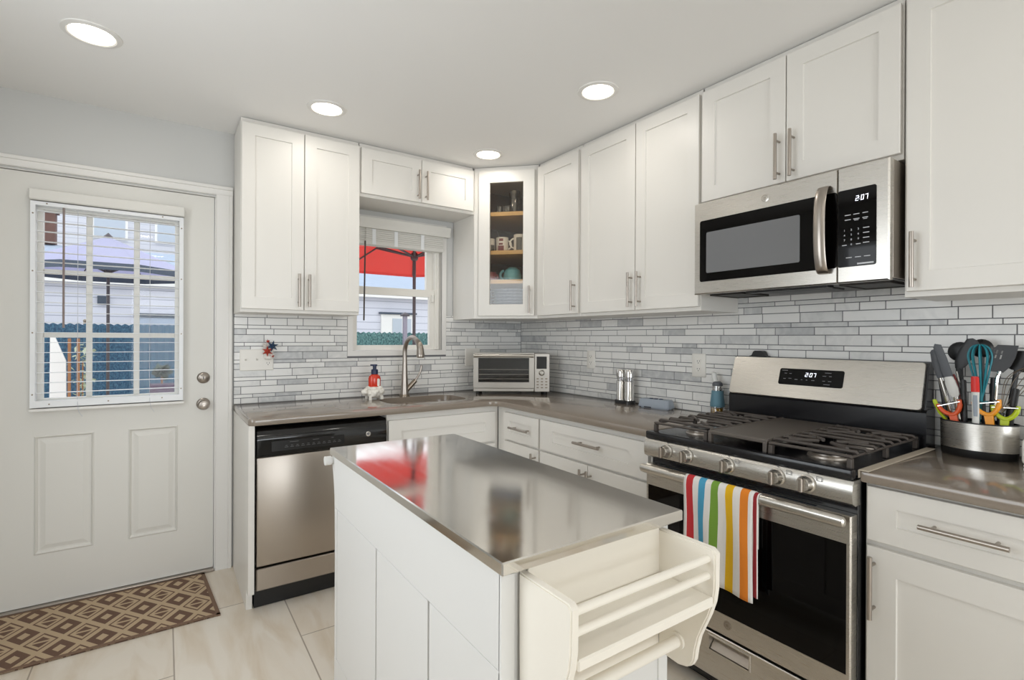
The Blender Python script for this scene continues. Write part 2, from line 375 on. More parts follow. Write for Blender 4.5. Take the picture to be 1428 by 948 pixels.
# ================================================================== room
CEIL = 2.44; XW = -3.25; YR = -7.5
DX0, DX1, DZ1 = -3.03, -2.072, 2.075          # door opening
WX0, WX1, WZ0, WZ1 = -1.33, -.695, 1.205, 2.06  # window opening
bm = BM(); box(bm, XW-.12, .12, YR, .16, -.12, 0); struct(obj('floor', bm, 'floor_tile', smooth=False))
bm = BM(); box(bm, XW-.12, .12, YR, .16, CEIL, CEIL+.12); struct(obj('ceiling', bm, 'ceiling_paint', smooth=False))
def wall_with_holes(name, x0, x1, holes, y0, y1, z1, m):
    bm = BM()
    xs = sorted({x0, x1, *[h[0] for h in holes], *[h[1] for h in holes]}); zs = sorted({0, z1, *[h[2] for h in holes], *[h[3] for h in holes]})
    def solid(i, j):
        if i < 0 or j < 0 or i >= len(xs)-1 or j >= len(zs)-1: return False
        cx, cz = (xs[i]+xs[i+1])/2, (zs[j]+zs[j+1])/2
        return not any(h[0] < cx < h[1] and h[2] < cz < h[3] for h in holes)
    V = {}
    def v(i, j, k):
        if (i, j, k) not in V: V[(i, j, k)] = bm.verts.new((xs[i], (y0, y1)[k], zs[j]))
        return V[(i, j, k)]
    for i in range(len(xs)-1):
        for j in range(len(zs)-1):
            if not solid(i, j): continue
            for k in (0, 1): bm.faces.new([v(i, j, k), v(i+1, j, k), v(i+1, j+1, k), v(i, j+1, k)])
            if not solid(i-1, j): bm.faces.new([v(i, j, 0), v(i, j, 1), v(i, j+1, 1), v(i, j+1, 0)])
            if not solid(i+1, j): bm.faces.new([v(i+1, j, 0), v(i+1, j, 1), v(i+1, j+1, 1), v(i+1, j+1, 0)])
            if not solid(i, j-1): bm.faces.new([v(i, j, 0), v(i, j, 1), v(i+1, j, 1), v(i+1, j, 0)])
            if not solid(i, j+1): bm.faces.new([v(i, j+1, 0), v(i, j+1, 1), v(i+1, j+1, 1), v(i+1, j+1, 0)])
    return obj(name, bm, m, smooth=False)
struct(wall_with_holes('wall_back', XW-.12, .12, [(DX0, DX1, -1, DZ1), (WX0, WX1, WZ0, WZ1)], 0, .14, CEIL, 'wall_paint'))
bm = BM(); box(bm, 0, .12, YR, 0, 0, CEIL); struct(obj('wall_right', bm, 'wall_paint', smooth=False))
def yz(o):
    for v in o.data.vertices: v.co = Vector((XW-.12+v.co.y*.857, -v.co.x, v.co.z))
    return o
struct(yz(wall_with_holes('wall_left', 0, 7.5, [(1.25, 2.75, .80, 2.10)], 0, .14, CEIL, 'wall_paint')))
rw = wall_with_holes('wall_rear', XW-.12, .12, [(-2.85, -.35, -1, 2.15)], 0, .14, CEIL, 'wall_paint'); struct(rw)
for v in rw.data.vertices: v.co.y += YR-.14

bm = BM(); LW = Fr((XW, 0, 0), (0, 1, 0), (0, 0, 1), (1, 0, 0))
for a0, a1, b0, b1 in ((-2.81, -2.75, .74, 2.16), (-1.25, -1.19, .74, 2.16), (-2.749, -1.251, .74, .80), (-2.749, -1.251, 2.10, 2.16)): box(bm, a0, a1, b0, b1, .0005, .018, .002, LW)
box(bm, -2.749, -1.251, 1.43, 1.47, -.08, -.05, 0, LW)
struct(obj('window_added', bm, 'trim_white', smooth=False))  # unseen window frame, made up to surround the side fill lamp
bm = BM()
for x0, x1 in ((-2.85, -2.79), (-1.64, -1.56), (-.41, -.35)): box(bm, x0, x1, YR-.09, YR-.04, 0, 2.1)
box(bm, -2.85, -.35, YR-.09, YR-.04, 2.101, 2.15)
struct(obj('door_added', bm, 'trim_white', smooth=False))  # unseen glass door frame, added to go with the rear fill lamp

# backsplash: strips of marble mosaic, three heights in turn
def backsplash(name, F, a0, a1, b0, b1, holes, seed):
    rnd = random.Random(seed); bm = BM(); lay = bm.loops.layers.float_color.new('tone'); g = .0014
    hs = [.0215, .0335, .0445]; z = b0; k = 1
    def add(x0, x1, z0, z1):
        t = min(1, max(0, rnd.gauss(.30, .2)))
        rs = [rect(F, x0, x1, z0, z1, .0055), rect(F, x0+.0007, x1-.0007, z0+.0007, z1-.0007, .0075)]
        n0 = len(bm.faces)
        R = rings(bm, rs, False, True)
        bm.faces.ensure_lookup_table()
        for f in bm.faces[n0:]:
            for l in f.loops: l[lay] = (t, t*7.3 % 1 * 3, rnd.random()*0+t, 1)
    while z < b1-.004:
        h = min(hs[k % 3]+rnd.uniform(-.001, .001), b1-z)
        x = a0-rnd.uniform(0, .2)
        while x < a1:
            w = rnd.choice([.09, .12, .145, .17, .2, .23])
            segs = [(max(x, a0), min(x+w, a1))]
            for (h0, h1, hz0, hz1) in holes:
                if z+h > hz0+.001 and z < hz1-.001:
                    ns = []
                    for s0, s1 in segs:
                        if s1 <= h0 or s0 >= h1: ns.append((s0, s1)); continue
                        if s0 < h0: ns.append((s0, h0))
                        if s1 > h1: ns.append((h1, s1))
                    segs = ns
            for s0, s1 in segs:
                if s1-s0 > .006: add(s0+g, s1-g, z+g, z+h-g)
            x += w
        z += h; k -= 1
    n0 = len(bm.faces)
    return obj(name, bm, 'marble_tile', smooth=False)
ZC, ZB = .914, 1.425
HB = [(-1.362, -.666, 1.176, 2.2)]
t1 = backsplash('wall_back_tiles', backf(0), -1.998, -.0075, ZC, 1.455, HB, 3); struct(t1)
t2 = backsplash('wall_right_tiles', rightf(0), -3.3, -.0075, ZC-.0, 1.52, [], 5); struct(t2)
bm = BM(); box(bm, -1.998, -1.362, -.006, 0, ZC, 1.455); box(bm, -1.362, -.666, -.006, 0, ZC, 1.176); box(bm, -.666, 0, -.006, 0, ZC, 1.455)
struct(obj('wall_back_grout', bm, 'grout', smooth=False))
bm = BM(); box(bm, -.006, 0, -3.3, -.006, ZC, 1.52); struct(obj('wall_right_grout', bm, 'grout', smooth=False))

# door casing
bm = BM()
def casing_leg(x0, x1, zt):
    prism(bm, [(x0, -.0005), (x0, -.014), (x0+.006, -.018), (x1-.02, -.018), (x1-.017, -.024), (x1-.003, -.024), (x1, -.021), (x1, -.0005)], Fr((0, 0, 0), (1, 0, 0), (0, 1, 0), (0, 0, 1)), 0, zt)
casing_leg(-2.086, -2.006, 2.0815)
prism(bm, [(-.0005, 2.082), (-.014, 2.082), (-.018, 2.088), (-.018, 2.112), (-.024, 2.115), (-.024, 2.129), (-.021, 2.132), (-.0005, 2.132)], Fr((0, 0, 0), (0, 1, 0), (0, 0, 1), (1, 0, 0)), -3.10, -2.006)
box(bm, -3.1, -3.03, -.018, -.0005, 0, 2.0815, .003)
box(bm, -2.0915, -2.0725, .0005, .13, 0, 2.068); box(bm, -3.05, -3.0305, .0005, .13, 0, 2.068); box(bm, -3.05, -2.0725, .0005, .13, 2.0715, 2.0745)
struct(obj('trim_1', bm, 'trim_white'))
bm = BM(); box(bm, -3.03, -2.09, -.02, .14, .0, .014, .004); struct(obj('trim_2', bm, 'nickel'))

# ---- entry door
D = bpy.data.objects.new('door_1', None); COL.objects.link(D); D.location = (-2.55, .02, 0); D['kind'] = 'structure'
F = backf(.01)   # face of the slab at y = .01
GX0, GX1, GZ0, GZ1 = -2.80, -2.275, .995, 1.90
X0, X1 = -3.026, -2.095
bm = BM()
cols = [X0, -2.83, -2.607, -2.472, -2.258, X1]
def slab(a0, a1, b0, b1): box(bm, a0, a1, b0, b1, -.04, 0, 0, F)
slab(X0, X1, .016, .252); slab(X0, -2.83, .252, .82); slab(-2.607, -2.472, .252, .82); slab(-2.258, X1, .252, .82)
slab(X0, X1, .82, GZ0); slab(X0, GX0, GZ0, GZ1); slab(GX1, X1, GZ0, GZ1); slab(X0, X1, GZ1, 2.068)
obj('slab', bm, 'door_white', D, smooth=False)
for a0, a1 in ((-2.83, -2.607), (-2.472, -2.258)):
    bm = BM(); b0, b1 = .252, .82
    rings(bm, [rect(F, a0, a1, b0, b1, -.03), rect(F, a0, a1, b0, b1, .0), rect(F, a0+.006, a1-.006, b0+.006, b1-.006, .004), rect(F, a0+.014, a1-.014, b0+.014, b1-.014, -.007), rect(F, a0+.022, a1-.022, b0+.022, b1-.022, -.007), rect(F, a0+.042, a1-.042, b0+.042, b1-.042, -.001)])
    obj('raised_panel', bm, 'door_white', D, smooth=False)
bm = BM(); box(bm, GX0, GX1, GZ0, GZ1, -.026, -.022, 0, F); obj('pane', bm, 'pane_glass', D)
bm = BM()
for a in (-2.63, -2.44): box(bm, a-.0125, a+.0125, GZ0, GZ1, -.022, -.012, .003, F)
for z in (1.300, 1.606): box(bm, GX0, GX1, z-.012, z+.012, -.021, -.013, .003, F)
obj('muntins', bm, 'door_white', D)
for z, knob in ((.926, 1), (1.07, 0)):
    bm = BM(); c = (-2.143, .01, z)
    if knob:
        lathe(bm, [(.033, 0), (.033, .004), (.028, .009), (.013, .012), (.012, .026), (.02, .032), (.027, .042), (.028, .052), (.022, .062), (.012, .065), (.0, .065)], c, (0, -1, 0))
        cyl(bm, (-2.143, -.055, z), (-2.143, -.060, z), .006, n=10); o = obj('door_knob', bm, 'nickel', D)
    else:
        lathe(bm, [(.031, 0), (.031, .006), (.026, .012), (.019, .014), (.019, .02), (.014, .023), (.0, .023)], c, (0, -1, 0)); o = obj('deadbolt', bm, 'nickel', D)
        bm = BM(); box(bm, -2.1455, -2.1405, -.0165, -.0125, z-.008, z+.008); obj('keyhole', bm, 'dark_slot', o)

# ---- blind mounted on the door
B = thing('door_blind', 'white slatted blind in a frame hung over the glass of the entry door', 'blind', (-2.54, .005, .95))
bm = BM(); FX0, FX1, FZ0, FZ1 = -2.838, -2.238, .958, 1.928
def frame(bm, F, a0, a1, b0, b1, w, c0, c1, wb=None):
    wb = wb or w
    rings(bm, [rect(F, a0, a1, b0, b1, c0), rect(F, a0, a1, b0, b1, c1), rect(F, a0+w, a1-w, b0+wb, b1-w, c1), rect(F, a0+w, a1-w, b0+wb, b1-w, c0), rect(F, a0, a1, b0, b1, c0)], False, False)
frame(bm, F, FX0, FX1, FZ0, FZ1, .018, .001, .046, .03); obj('blind_frame', bm, 'slat_white', B, smooth=False)
bm = BM(); box(bm, FX0-.006, FX1+.006, 1.932, 1.985, .001, .06, .005, F); obj('valance', bm, 'door_white', B)
bm = BM(); box(bm, FX0-.004, FX1+.006, .938, .952, .001, .05, .003, F); obj('bottom_rail', bm, 'trim_white', B)
z = 1.025
while z < 1.9:
    bm = BM(); box(bm, FX0+.02, FX1-.02, z-.0013, z+.0013, .012, .04, .0008, F); obj('slat', bm, 'slat_white', B, smooth=False)
    z += .0478
bm = BM(); cyl(bm, F(-2.72, 1.91, .043), F(-2.72, 1.335, .043), .0045, n=8); obj('tilt_wand', bm, 'wand_smoke', B)
for a in (-2.668, -2.383):
    bm = BM(); tube(bm, [F(a, 1.91, .041), F(a, 1.4, .041), F(a, .99, .043), F(a+.002, .955, .05), F(a+.006, .93, .055), F(a+.02, .905, .052)], .0012, 5); obj('ladder_cord', bm, 'mark_white', B)
for a, bz in [(-2.77, .972), (-2.55, .974), (-2.33, .976), (-2.78, 1.92), (-2.55, 1.92), (-2.33, 1.92)]+[(x, zz) for x in (FX0+.009, FX1-.009) for zz in (1.02, 1.31, 1.6, 1.87)]:
    bm = BM(); cyl(bm, F(a, bz, .0455), F(a, bz, .0475), .0035, n=8); obj('frame_screw', bm, 'nickel_dark', B)

# ---- kitchen window
Wn = bpy.data.objects.new('window_1', None); COL.objects.link(Wn); Wn.location = (-1.01, 0, 1.2); Wn['kind'] = 'structure'
F = backf(0)
bm = BM(); frame(bm, F, -1.362, -.666, 1.176, 2.09, .034, -.0, .012); 
rings(bm, [rect(F, -1.328, -.70, 1.21, 2.056, c) for c in (.008, -.14)]+[rect(F, -1.334, -.694, 1.204, 2.062, c) for c in (-.14, .008)]+[rect(F, -1.328, -.70, 1.21, 2.056, .008)], False, False)
obj('window_casing', bm, 'trim_white', Wn, smooth=False)
def sash(name, a0, a1, b0, b1, c, wl, wb, wt):
    bm = BM()
    rings(bm, [rect(F, a0, a1, b0, b1, c-.03), rect(F, a0, a1, b0, b1, c), [F(a0+wl, b0+wb, c), F(a1-wl, b0+wb, c), F(a1-wl, b1-wt, c), F(a0+wl, b1-wt, c)], [F(a0+wl, b0+wb, c-.03), F(a1-wl, b0+wb, c-.03), F(a1-wl, b1-wt, c-.03), F(a0+wl, b1-wt, c-.03)], rect(F, a0, a1, b0, b1, c-.03)], False, False)
    o = obj(name, bm, 'plastic_white', Wn, smooth=False)
    bm = BM(); box(bm, a0+wl-.004, a1-wl+.004, b0+wb-.004, b1-wt+.004, c-.018, c-.014, 0, F); obj('pane', bm, 'pane_glass', o)
sash('lower_sash', -1.325, -.738, 1.213, 1.632, -.035, .036, .032, .05)
sash('upper_sash', -1.325, -.738, 1.60, 2.053, -.07, .044, .035, .03)
bm = BM(); box(bm, -.738, -.703, 1.213, 2.053, -.1, -.02, .003, F); box(bm, -.728, -.714, 1.213, 2.053, -.02, -.012, .002, F); obj('side_track', bm, 'plastic_white', Wn)
bm = BM(); box(bm, -.765, -.742, 1.545, 1.60, -.035, -.02, .004, F); obj('sash_latch', bm, 'plastic_white', Wn)
# blind drawn up
B = thing('window_blind', 'white horizontal blind pulled up under its valance in the window over the sink', 'blind', (-1.0, -.03, 2.06))
bm = BM(); prism(bm, [(-.012, 2.065), (-.07, 2.065), (-.062, 2.03), (-.058, 2.0), (-.034, 2.0), (-.034, 2.004), (-.012, 2.004)], Fr((0, 0, 0), (0, 1, 0), (0, 0, 1), (1, 0, 0)), -1.36, -.66); obj('valance', bm, 'blind_vinyl', B, smooth=False)
for k in range(7):
    z = 2.002-.0128*k; bm = BM(); box(bm, -1.335, -.70, z-.0118, z-.0004, -.035, .03 if k < 6 else .032, .001, F); obj('slat', bm, 'blind_vinyl', B, smooth=False)
bm = BM(); box(bm, -1.335, -.70, 1.897, 1.914, -.034, .033, .003, F); obj('bottom_rail', bm, 'blind_vinyl', B)
for a in (-1.2, -1.05, -.86):
    bm = BM(); box(bm, a-.012, a+.012, 1.90, 2.0, .033, .0345, 0, F); obj('ladder_tape', bm, 'slat_white', B)
bm = BM(); cyl(bm, F(-1.262, 2.0, .05), F(-1.262, 1.915, .045), .004, n=8); obj('wand_hook', bm, 'clear_glass', B)
bm = BM(); cyl(bm, F(-1.262, 1.915, .045), F(-1.264, 1.405, .03), .0052, n=8); obj('tilt_wand', bm, 'wand_dark', B)

# ---- recessed ceiling lights; unseen spots get only an added fill lamp
L0 = None
lab = {0: 'round recessed ceiling light above the entry door side', 1: 'round recessed ceiling light in front of the left double wall cabinet', 2: 'round recessed ceiling light nearest the glass corner cabinet', 3: 'round recessed ceiling light in front of the double wall cabinet left of the microwave'}
for i, (x, y) in enumerate(LAMP_SPOTS):
    if i < 4:
        if L0 is None:
            T = thing('recessed_light', lab[0], 'ceiling light', (x, y, CEIL), 0, 'recessed lights'); L0 = T
            bm = BM(); lathe(bm, [(.071, -.005), (.076, -.008), (.092, -.004), (.094, 0), (.071, 0)], (x, y, CEIL), cap0=False, cap1=False, n=40); obj('trim_ring', bm, 'trim_white', T)
            bm = BM(); lathe(bm, [(.071, -.001), (.071, -.0045), (.0, -.0055)], (x, y, CEIL), n=40); obj('diffuser', bm, 'lamp_diffuser', T)
        else: copy_thing(L0, (x, y, CEIL), 0, lab[i])
    area('recessed_and_fill_glow', (x, y, CEIL-.012), (0, 0, 0), .13, .13, LAMP_W, LAMP_COL, 'DISK')

# ================================================================== cabinets
def pull(F, a, b, vert=True, L=.178, parent=None, m='nickel'):
    bm = BM(); r = .0066; h = L/2; e = .048 if L > .1 else .02
    P = (lambda t, c: F(a, b+t, c)) if vert else (lambda t, c: F(a+t, b, c))
    cyl(bm, P(-h, .034), P(h, .034), r, n=14)
    for t in (-h+e*.55, h-e*.55):
        cyl(bm, P(t, -.001), P(t, .032), .0042, n=10)
    return obj('bar_handle', bm, m, parent)
def shaker(name, F, a0, a1, b0, b1, rail, parent, th=.02, rec=.0075, glass=False, m='cabinet_white', rb=None):
    bm = BM(); rb = rb or rail
    i0, i1, j0, j1 = a0+rail, a1-rail, b0+rb, b1-rb
    rs = [rect(F, a0, a1, b0, b1, .0005), rect(F, a0, a1, b0, b1, th-.0015), rect(F, a0+.0015, a1-.0015, b0+.0015, b1-.0015, th), rect(F, i0, i1, j0, j1, th)]
    if glass:
        rs += [rect(F, i0+.002, i1-.002, j0+.002, j1-.002, th-.004), rect(F, i0+.002, i1-.002, j0+.002, j1-.002, .0005), rect(F, a0, a1, b0, b1, .0005)]
        rings(bm, rs, False, False)
    else:
        rs += [rect(F, i0+.0015, i1-.0015, j0+.0015, j1-.0015, th-rec)]
        rings(bm, rs)
    return obj(name, bm, m, parent, smooth=False)
ZD0, ZD1 = 1.443, 2.405
CT = CEIL-.004
def upper(name, label, F, a0, a1, z0, doors, depth=.303, side=None, top=2.405):
    T = thing(name, label, 'cabinet', F((a0+a1)/2, z0, depth/2))
    bm = BM(); box(bm, a0, a1, z0, 2.418, .0085, depth, .001, F); obj('cabinet_body', bm, 'cabinet_white', T)
    bm = BM(); box(bm, a0+.002, a1-.002, 2.418, CT, .0085, depth-.012, 0, F); obj('top_filler', bm, 'cabinet_white', T)
    G = Fr(F(0, 0, depth), F.ea, F.eb, F.ec)
    for (d0, d1, hx, hz) in doors:
        d = shaker('cabinet_door', G, d0, d1, z0+.018, top, .062, T)
        if hx is not None: pull(Fr(G(0, 0, .02), G.ea, G.eb, G.ec), hx, hz, True, .178, d)
    return T
BF, RF = backf(0), rightf(0)
upper('wall_cabinet', 'tall white two-door wall cabinet to the left of the window', BF, -1.999, -1.384, ZB, [(-1.996, -1.6925, -1.72, 1.548), (-1.6885, -1.388, -1.668, 1.548)])
# bridge cabinet over the window
T = upper('wall_cabinet', 'short wide two-door white cabinet bridging over the window', BF, -1.382, -.612, 2.122, [(-1.376, -1.0005, -1.026, 2.241), (-.9965, -.624, -.972, 2.241)])
# corner cabinet with glass door
T = thing('corner_cabinet', 'white diagonal corner wall cabinet with a glass door showing shelves of dishes', 'cabinet', (-.3, -.3, ZB))
q = .7071068
DF = Fr((-.609, -.303, 0), (q, -q, 0), (0, 0, 1), (-q, -q, 0)); SL = (.609-.303)/q     # diagonal face frame, length SL
poly = [(-.0085, -.0085), (-.609, -.0085), (-.609, -.303), (-.303, -.609), (-.0085, -.609)]
bm = BM()
for z0, z1 in ((ZB, 1.443), (2.385, 2.418)): prism(bm, poly, WORLD, z0, z1)
box(bm, -.609, -.595, -.30, -.0085, 1.443, 2.385); box(bm, -.30, -.0085, -.609, -.595, 1.443, 2.385)
box(bm, 0, .048, 1.443, 2.385, -.018, 0, 0, DF); box(bm, SL-.048, SL, 1.443, 2.385, -.018, 0, 0, DF)
obj('cabinet_body', bm, 'cabinet_white', T, smooth=False)
bm = BM(); prism(bm, [(-.01, -.01), (-.6, -.01), (-.6, -.295), (-.295, -.6), (-.01, -.6)], WORLD, 2.418, CT); obj('top_filler', bm, 'cabinet_white', T, smooth=False)
bm = BM(); box(bm, -.594, -.0095, -.016, -.0095, 1.444, 2.384); box(bm, -.016, -.0095, -.594, -.016, 1.444, 2.384); box(bm, -.5945, -.589, -.29, -.016, 1.444, 2.384); box(bm, -.29, -.016, -.5945, -.589, 1.444, 2.384)
obj('cabinet_lining', bm, 'interior_wood', T, smooth=False)
SH = [(1.66, 1.686), (1.855, 1.881), (2.112, 2.138)]
for z0, z1 in SH:
    bm = BM(); prism(bm, [(-.017, -.017), (-.588, -.017), (-.588, -.294), (-.594+.008, -.303), (-.303, -.586), (-.294, -.588), (-.017, -.588)], WORLD, z0, z1); obj('shelf', bm, 'shelf_wood', T, smooth=False)
d = shaker('glass_door', DF, .036, .412, ZD0, ZD1-.005, .074, T, glass=True)
bm = BM(); box(bm, .108, .34, 1.52, 2.33, .008, .011, 0, DF); obj('glass_pane', bm, 'cabinet_glass', d)
pull(Fr(DF(0, 0, .02), DF.ea, DF.eb, DF.ec), .383, 1.548, True, .178, d)
# right wall
upper('wall_cabinet', 'narrow single-door white wall cabinet beside the glass corner cabinet', RF, -1.030, -.612, ZB, [(-1.018, -.630, -.997, 1.547)])
upper('wall_cabinet', 'tall two-door white wall cabinet immediately left of the microwave', RF, -1.836, -1.032, ZB, [(-1.456, -1.047, -1.438, 1.547), (-1.833, -1.461, -1.496, 1.547)])
upper('wall_cabinet', 'short two-door white wall cabinet mounted above the microwave', RF, -2.602, -1.840, 1.893, [(-2.2225, -1.850, -2.2, 2.009), (-2.597, -2.2265, -2.256, 2.009)])
upper('wall_cabinet', 'white wall cabinet at the right edge, above the utensil holder', RF, -3.30, -2.606, ZB+.01, [(-3.29, -2.615, -2.64, 1.552)])

# ---- base units
def base_body(T, F, a0, a1, depth=.61, z1=.880, toe=.075):
    bm = BM(); box(bm, a0, a1, .10, z1, .002, depth, .001, F); box(bm, a0, a1, .0, .10, .002, depth-toe, 0, F); obj('cabinet_body', bm, 'cabinet_white', T)
G = Fr(BF(0, 0, .61), BF.ea, BF.eb, BF.ec)
T = thing('end_panel', 'tall white side panel standing at the left end of the counter by the door', 'panel', (-1.984, -.3, 0))
bm = BM(); prism(bm, [(-.002, 0), (-.565, 0), (-.565, .095), (-.632, .095), (-.632, .881), (-.002, .881)], Fr((0, 0, 0), (0, 1, 0), (0, 0, 1), (1, 0, 0)), -1.998, -1.972); obj('panel_board', bm, 'cabinet_white', T, smooth=False)
# dishwasher
T = thing('dishwasher', 'stainless dishwasher with a black control panel under the left counter', 'dishwasher', (-1.65, -.3, 0))
bm = BM(); box(bm, -1.968, -1.33, .09, .86, .01, .585, 0, BF); obj('tub_body', bm, 'dark_gap', T, smooth=False)
bm = BM(); box(bm, -1.965, -1.334, .003, .112, .02, .57, 0, BF); obj('toe_kick', bm, 'black_plastic', T, smooth=False)
GF = Fr(BF(0, 0, .585), BF.ea, BF.eb, BF.ec)
bm = BM(); box(bm, -1.962, -1.336, .098, .201, 0, .034, .004, GF); obj('lower_access_panel', bm, 'steel_fridge', T)
bm = BM(); box(bm, -1.962, -1.336, .214, .727, 0, .04, .006, GF, 2); obj('door_panel', bm, 'steel_fridge', T)
bm = BM(); prism(bm, [(.0, .729), (.046, .729), (.05, .74), (.05, .80), (.044, .85), (.03, .862), (0, .862)], Fr(GF(0, 0, 0), GF.ec, (0, 0, 1), (1, 0, 0)), -1.962, -1.336)
cp = obj('control_panel', bm, 'black_gloss', T, smooth=True, ang=50)
bm = BM(); rings(bm, [rrect(GF, -1.90, -1.56, .752, .80, .004, c, 2) for c in (.0502, .0508)]); obj('button_strip', bm, 'black_plastic', cp)
bm = BM()
for i in range(11):
    a = -1.835+i*.025; box(bm, a-.008, a+.008, .767, .7685, .0508, .0514, 0, GF); box(bm, a-.005, a+.005, .774, .7755, .0508, .0514, 0, GF)
for a, w in ((-1.80, .02), (-1.70, .014), (-1.62, .006)): box(bm, a-w, a+w, .790, .7915, .0508, .0514, 0, GF)
obj('button_markings', bm, 'mark_grey', cp, smooth=False)
bm = BM(); lathe(bm, [(.013, 0), (.013, .003), (.0105, .004), (.0105, .0025), (.0, .0025)], GF(-1.437, .79, .0502), (0, -1, 0)); ro = obj('round_badge', bm, 'chrome', cp)
bm = BM(); lathe(bm, [(.007, 0), (.007, .0035), (.004, .0035), (.004, .0028), (0, .0028)], GF(-1.437, .79, .0502), (0, -1, 0)); obj('badge_mark', bm, 'mark_grey', ro)
bm = BM(); box(bm, -1.88, -1.60, .822, .827, .0465, .0495, .001, GF); obj('grip_ridge', bm, 'black_plastic', cp)
# sink base
T = thing('base_cabinet', 'white sink base cabinet between the dishwasher and the corner', 'cabinet', (-.98, -.3, 0))
bm = BM(); box(bm, -1.329, -.612, .10, .70, .03, .61, .001, BF); box(bm, -1.329, -.612, .0, .10, .03, .535, 0, BF); box(bm, -1.329, -1.31, .70, .88, .03, .61, 0, BF); box(bm, -.64, -.612, .70, .88, .03, .61, 0, BF); box(bm, -1.31, -.64, .70, .88, .57, .61, 0, BF)
obj('cabinet_body', bm, 'cabinet_white', T)
shaker('false_drawer_front', G, -1.322, -.641, .665, .846, .072, T, rb=.062)
for d0, d1, hx in ((-1.322, -.984, -1.01), (-.98, -.641, -.955)):
    d = shaker('cabinet_door', G, d0, d1, .118, .652, .062, T); pull(Fr(G(0, 0, .02), G.ea, G.eb, G.ec), hx, .545, True, .178, d)
# right run
GR = Fr(RF(0, 0, .61), RF.ea, RF.eb, RF.ec); GP = Fr(GR(0, 0, .02), GR.ea, GR.eb, GR.ec)
T = thing('base_cabinet', 'narrow white base cabinet with one small drawer next to the inside corner', 'cabinet', (-.3, -.83, 0))
base_body(T, RF, -1.052, -.614)
d = shaker('drawer_front', GR, -1.045, -.703, .692, .851, .062, T, rb=.048); pull(GP, -.893, .773, False, .178, d)
d = shaker('cabinet_door', GR, -1.045, -.703, .118, .680, .062, T); pull(GP, -1.024, .573, True, .178, d)
T = thing('base_cabinet', 'wide white base cabinet with one long drawer left of the stove', 'cabinet', (-.3, -1.445, 0))
base_body(T, RF, -1.838, -1.054)
d = shaker('drawer_front', GR, -1.812, -1.063, .692, .853, .105, T, rb=.05); pull(GP, -1.457, .783, False, .178, d)
for d0, d1, hx in ((-1.4385, -1.063, -1.418), (-1.812, -1.4425, -1.466)):
    d = shaker('cabinet_door', GR, d0, d1, .118, .680, .062, T); pull(GP, hx, .572, True, .178, d)
T = thing('base_cabinet', 'white base cabinet with a drawer and a door to the right of the stove', 'cabinet', (-.3, -2.95, 0))
base_body(T, RF, -3.30, -2.613)
d = shaker('drawer_front', GR, -3.06, -2.622, .715, .870, .072, T, rb=.052); pull(GP, -2.842, .797, False, .178, d)
d = shaker('cabinet_door', GR, -3.06, -2.622, .118, .698, .072, T); pull(GP, -2.642, .588, True, .178, d)

# ---- worktops
def worktop(bm, outer, hole=None):
    z0, z1, r = .882, ZC, .007
    def off(poly, d):
        n = len(poly); out = []
        for i in range(n):
            p0, p1, p2 = Vector(poly[i-1]), Vector(poly[i]), Vector(poly[(i+1) % n])
            e1 = (p1-p0).normalized(); e2 = (p2-p1).normalized(); n1 = Vector((-e1.y, e1.x)); n2 = Vector((-e2.y, e2.x))
            m_ = (n1+n2); m_ = m_/max(.2, m_.dot(n1)); out.append(p1+m_*d)
        return out
    V3 = lambda P, z: [Vector((p[0], p[1], z)) for p in P]
    R = rings(bm, [V3(off(outer, r*.4), z0), V3(outer, z0+r*.5), V3(outer, z1-r), V3(off(outer, r*.3), z1-r*.3), V3(off(outer, r), z1)], True, False)
    top = R[-1]
    es = []
    for i in range(len(top)): es.append(bm.edges.get((top[i], top[(i+1) % len(top)])))
    if hole:
        H = rings(bm, [V3(hole, z1), V3(hole, z0)], False, False)
        for i in range(len(hole)): es.append(bm.edges.get((H[0][i], H[0][(i+1) % len(hole)])))
    bmesh.ops.triangle_fill(bm, use_beauty=True, use_dissolve=True, edges=es)
def arc(cx, cy, r, a0, a1, n=7): return [(cx+r*math.cos(math.radians(a0+(a1-a0)*i/n)), cy+r*math.sin(math.radians(a0+(a1-a0)*i/n))) for i in range(n+1)]
T = thing('worktop', 'glossy brown-grey stone worktop running round the corner past the sink', 'worktop', (-1, -.3, .882))
DC = .648
outer = [(-.0076, -.0076), (-2.0, -.0076)]+arc(-2.0+.03, -DC+.03, .03, 180, 270)+arc(-DC-.07, -DC-.07, .07, 90, 0)+[(-DC, -1.838), (-.0076, -1.838)]
hole = [(p.x, p.y) for p in rrect(WORLD, -1.25, -.74, -.50, -.185, .09, 0)]
bm = BM(); worktop(bm, outer, hole); obj('slab', bm, 'counter_quartz', T, smooth=True, ang=40)
T = thing('worktop', 'glossy brown-grey stone worktop to the right of the stove', 'worktop', (-.3, -2.95, .882))
bm = BM(); worktop(bm, [(-.0076, -2.613), (-DC, -2.613), (-DC, -3.30), (-.0076, -3.30)]); obj('slab', bm, 'counter_quartz', T, smooth=True, ang=40)
T = thing('gap_cover', 'beige strip covering the joint between the stove and the right worktop', 'strip', (-.36, -2.618, ZC))
bm = BM(); box(bm, -.655, -.11, -2.636, -2.6085, ZC+.0003, ZC+.004, .0015); box(bm, -.655, -.11, -2.6115, -2.6085, ZC-.02, ZC+.002, .0); obj('strip', bm, 'gap_beige', T)
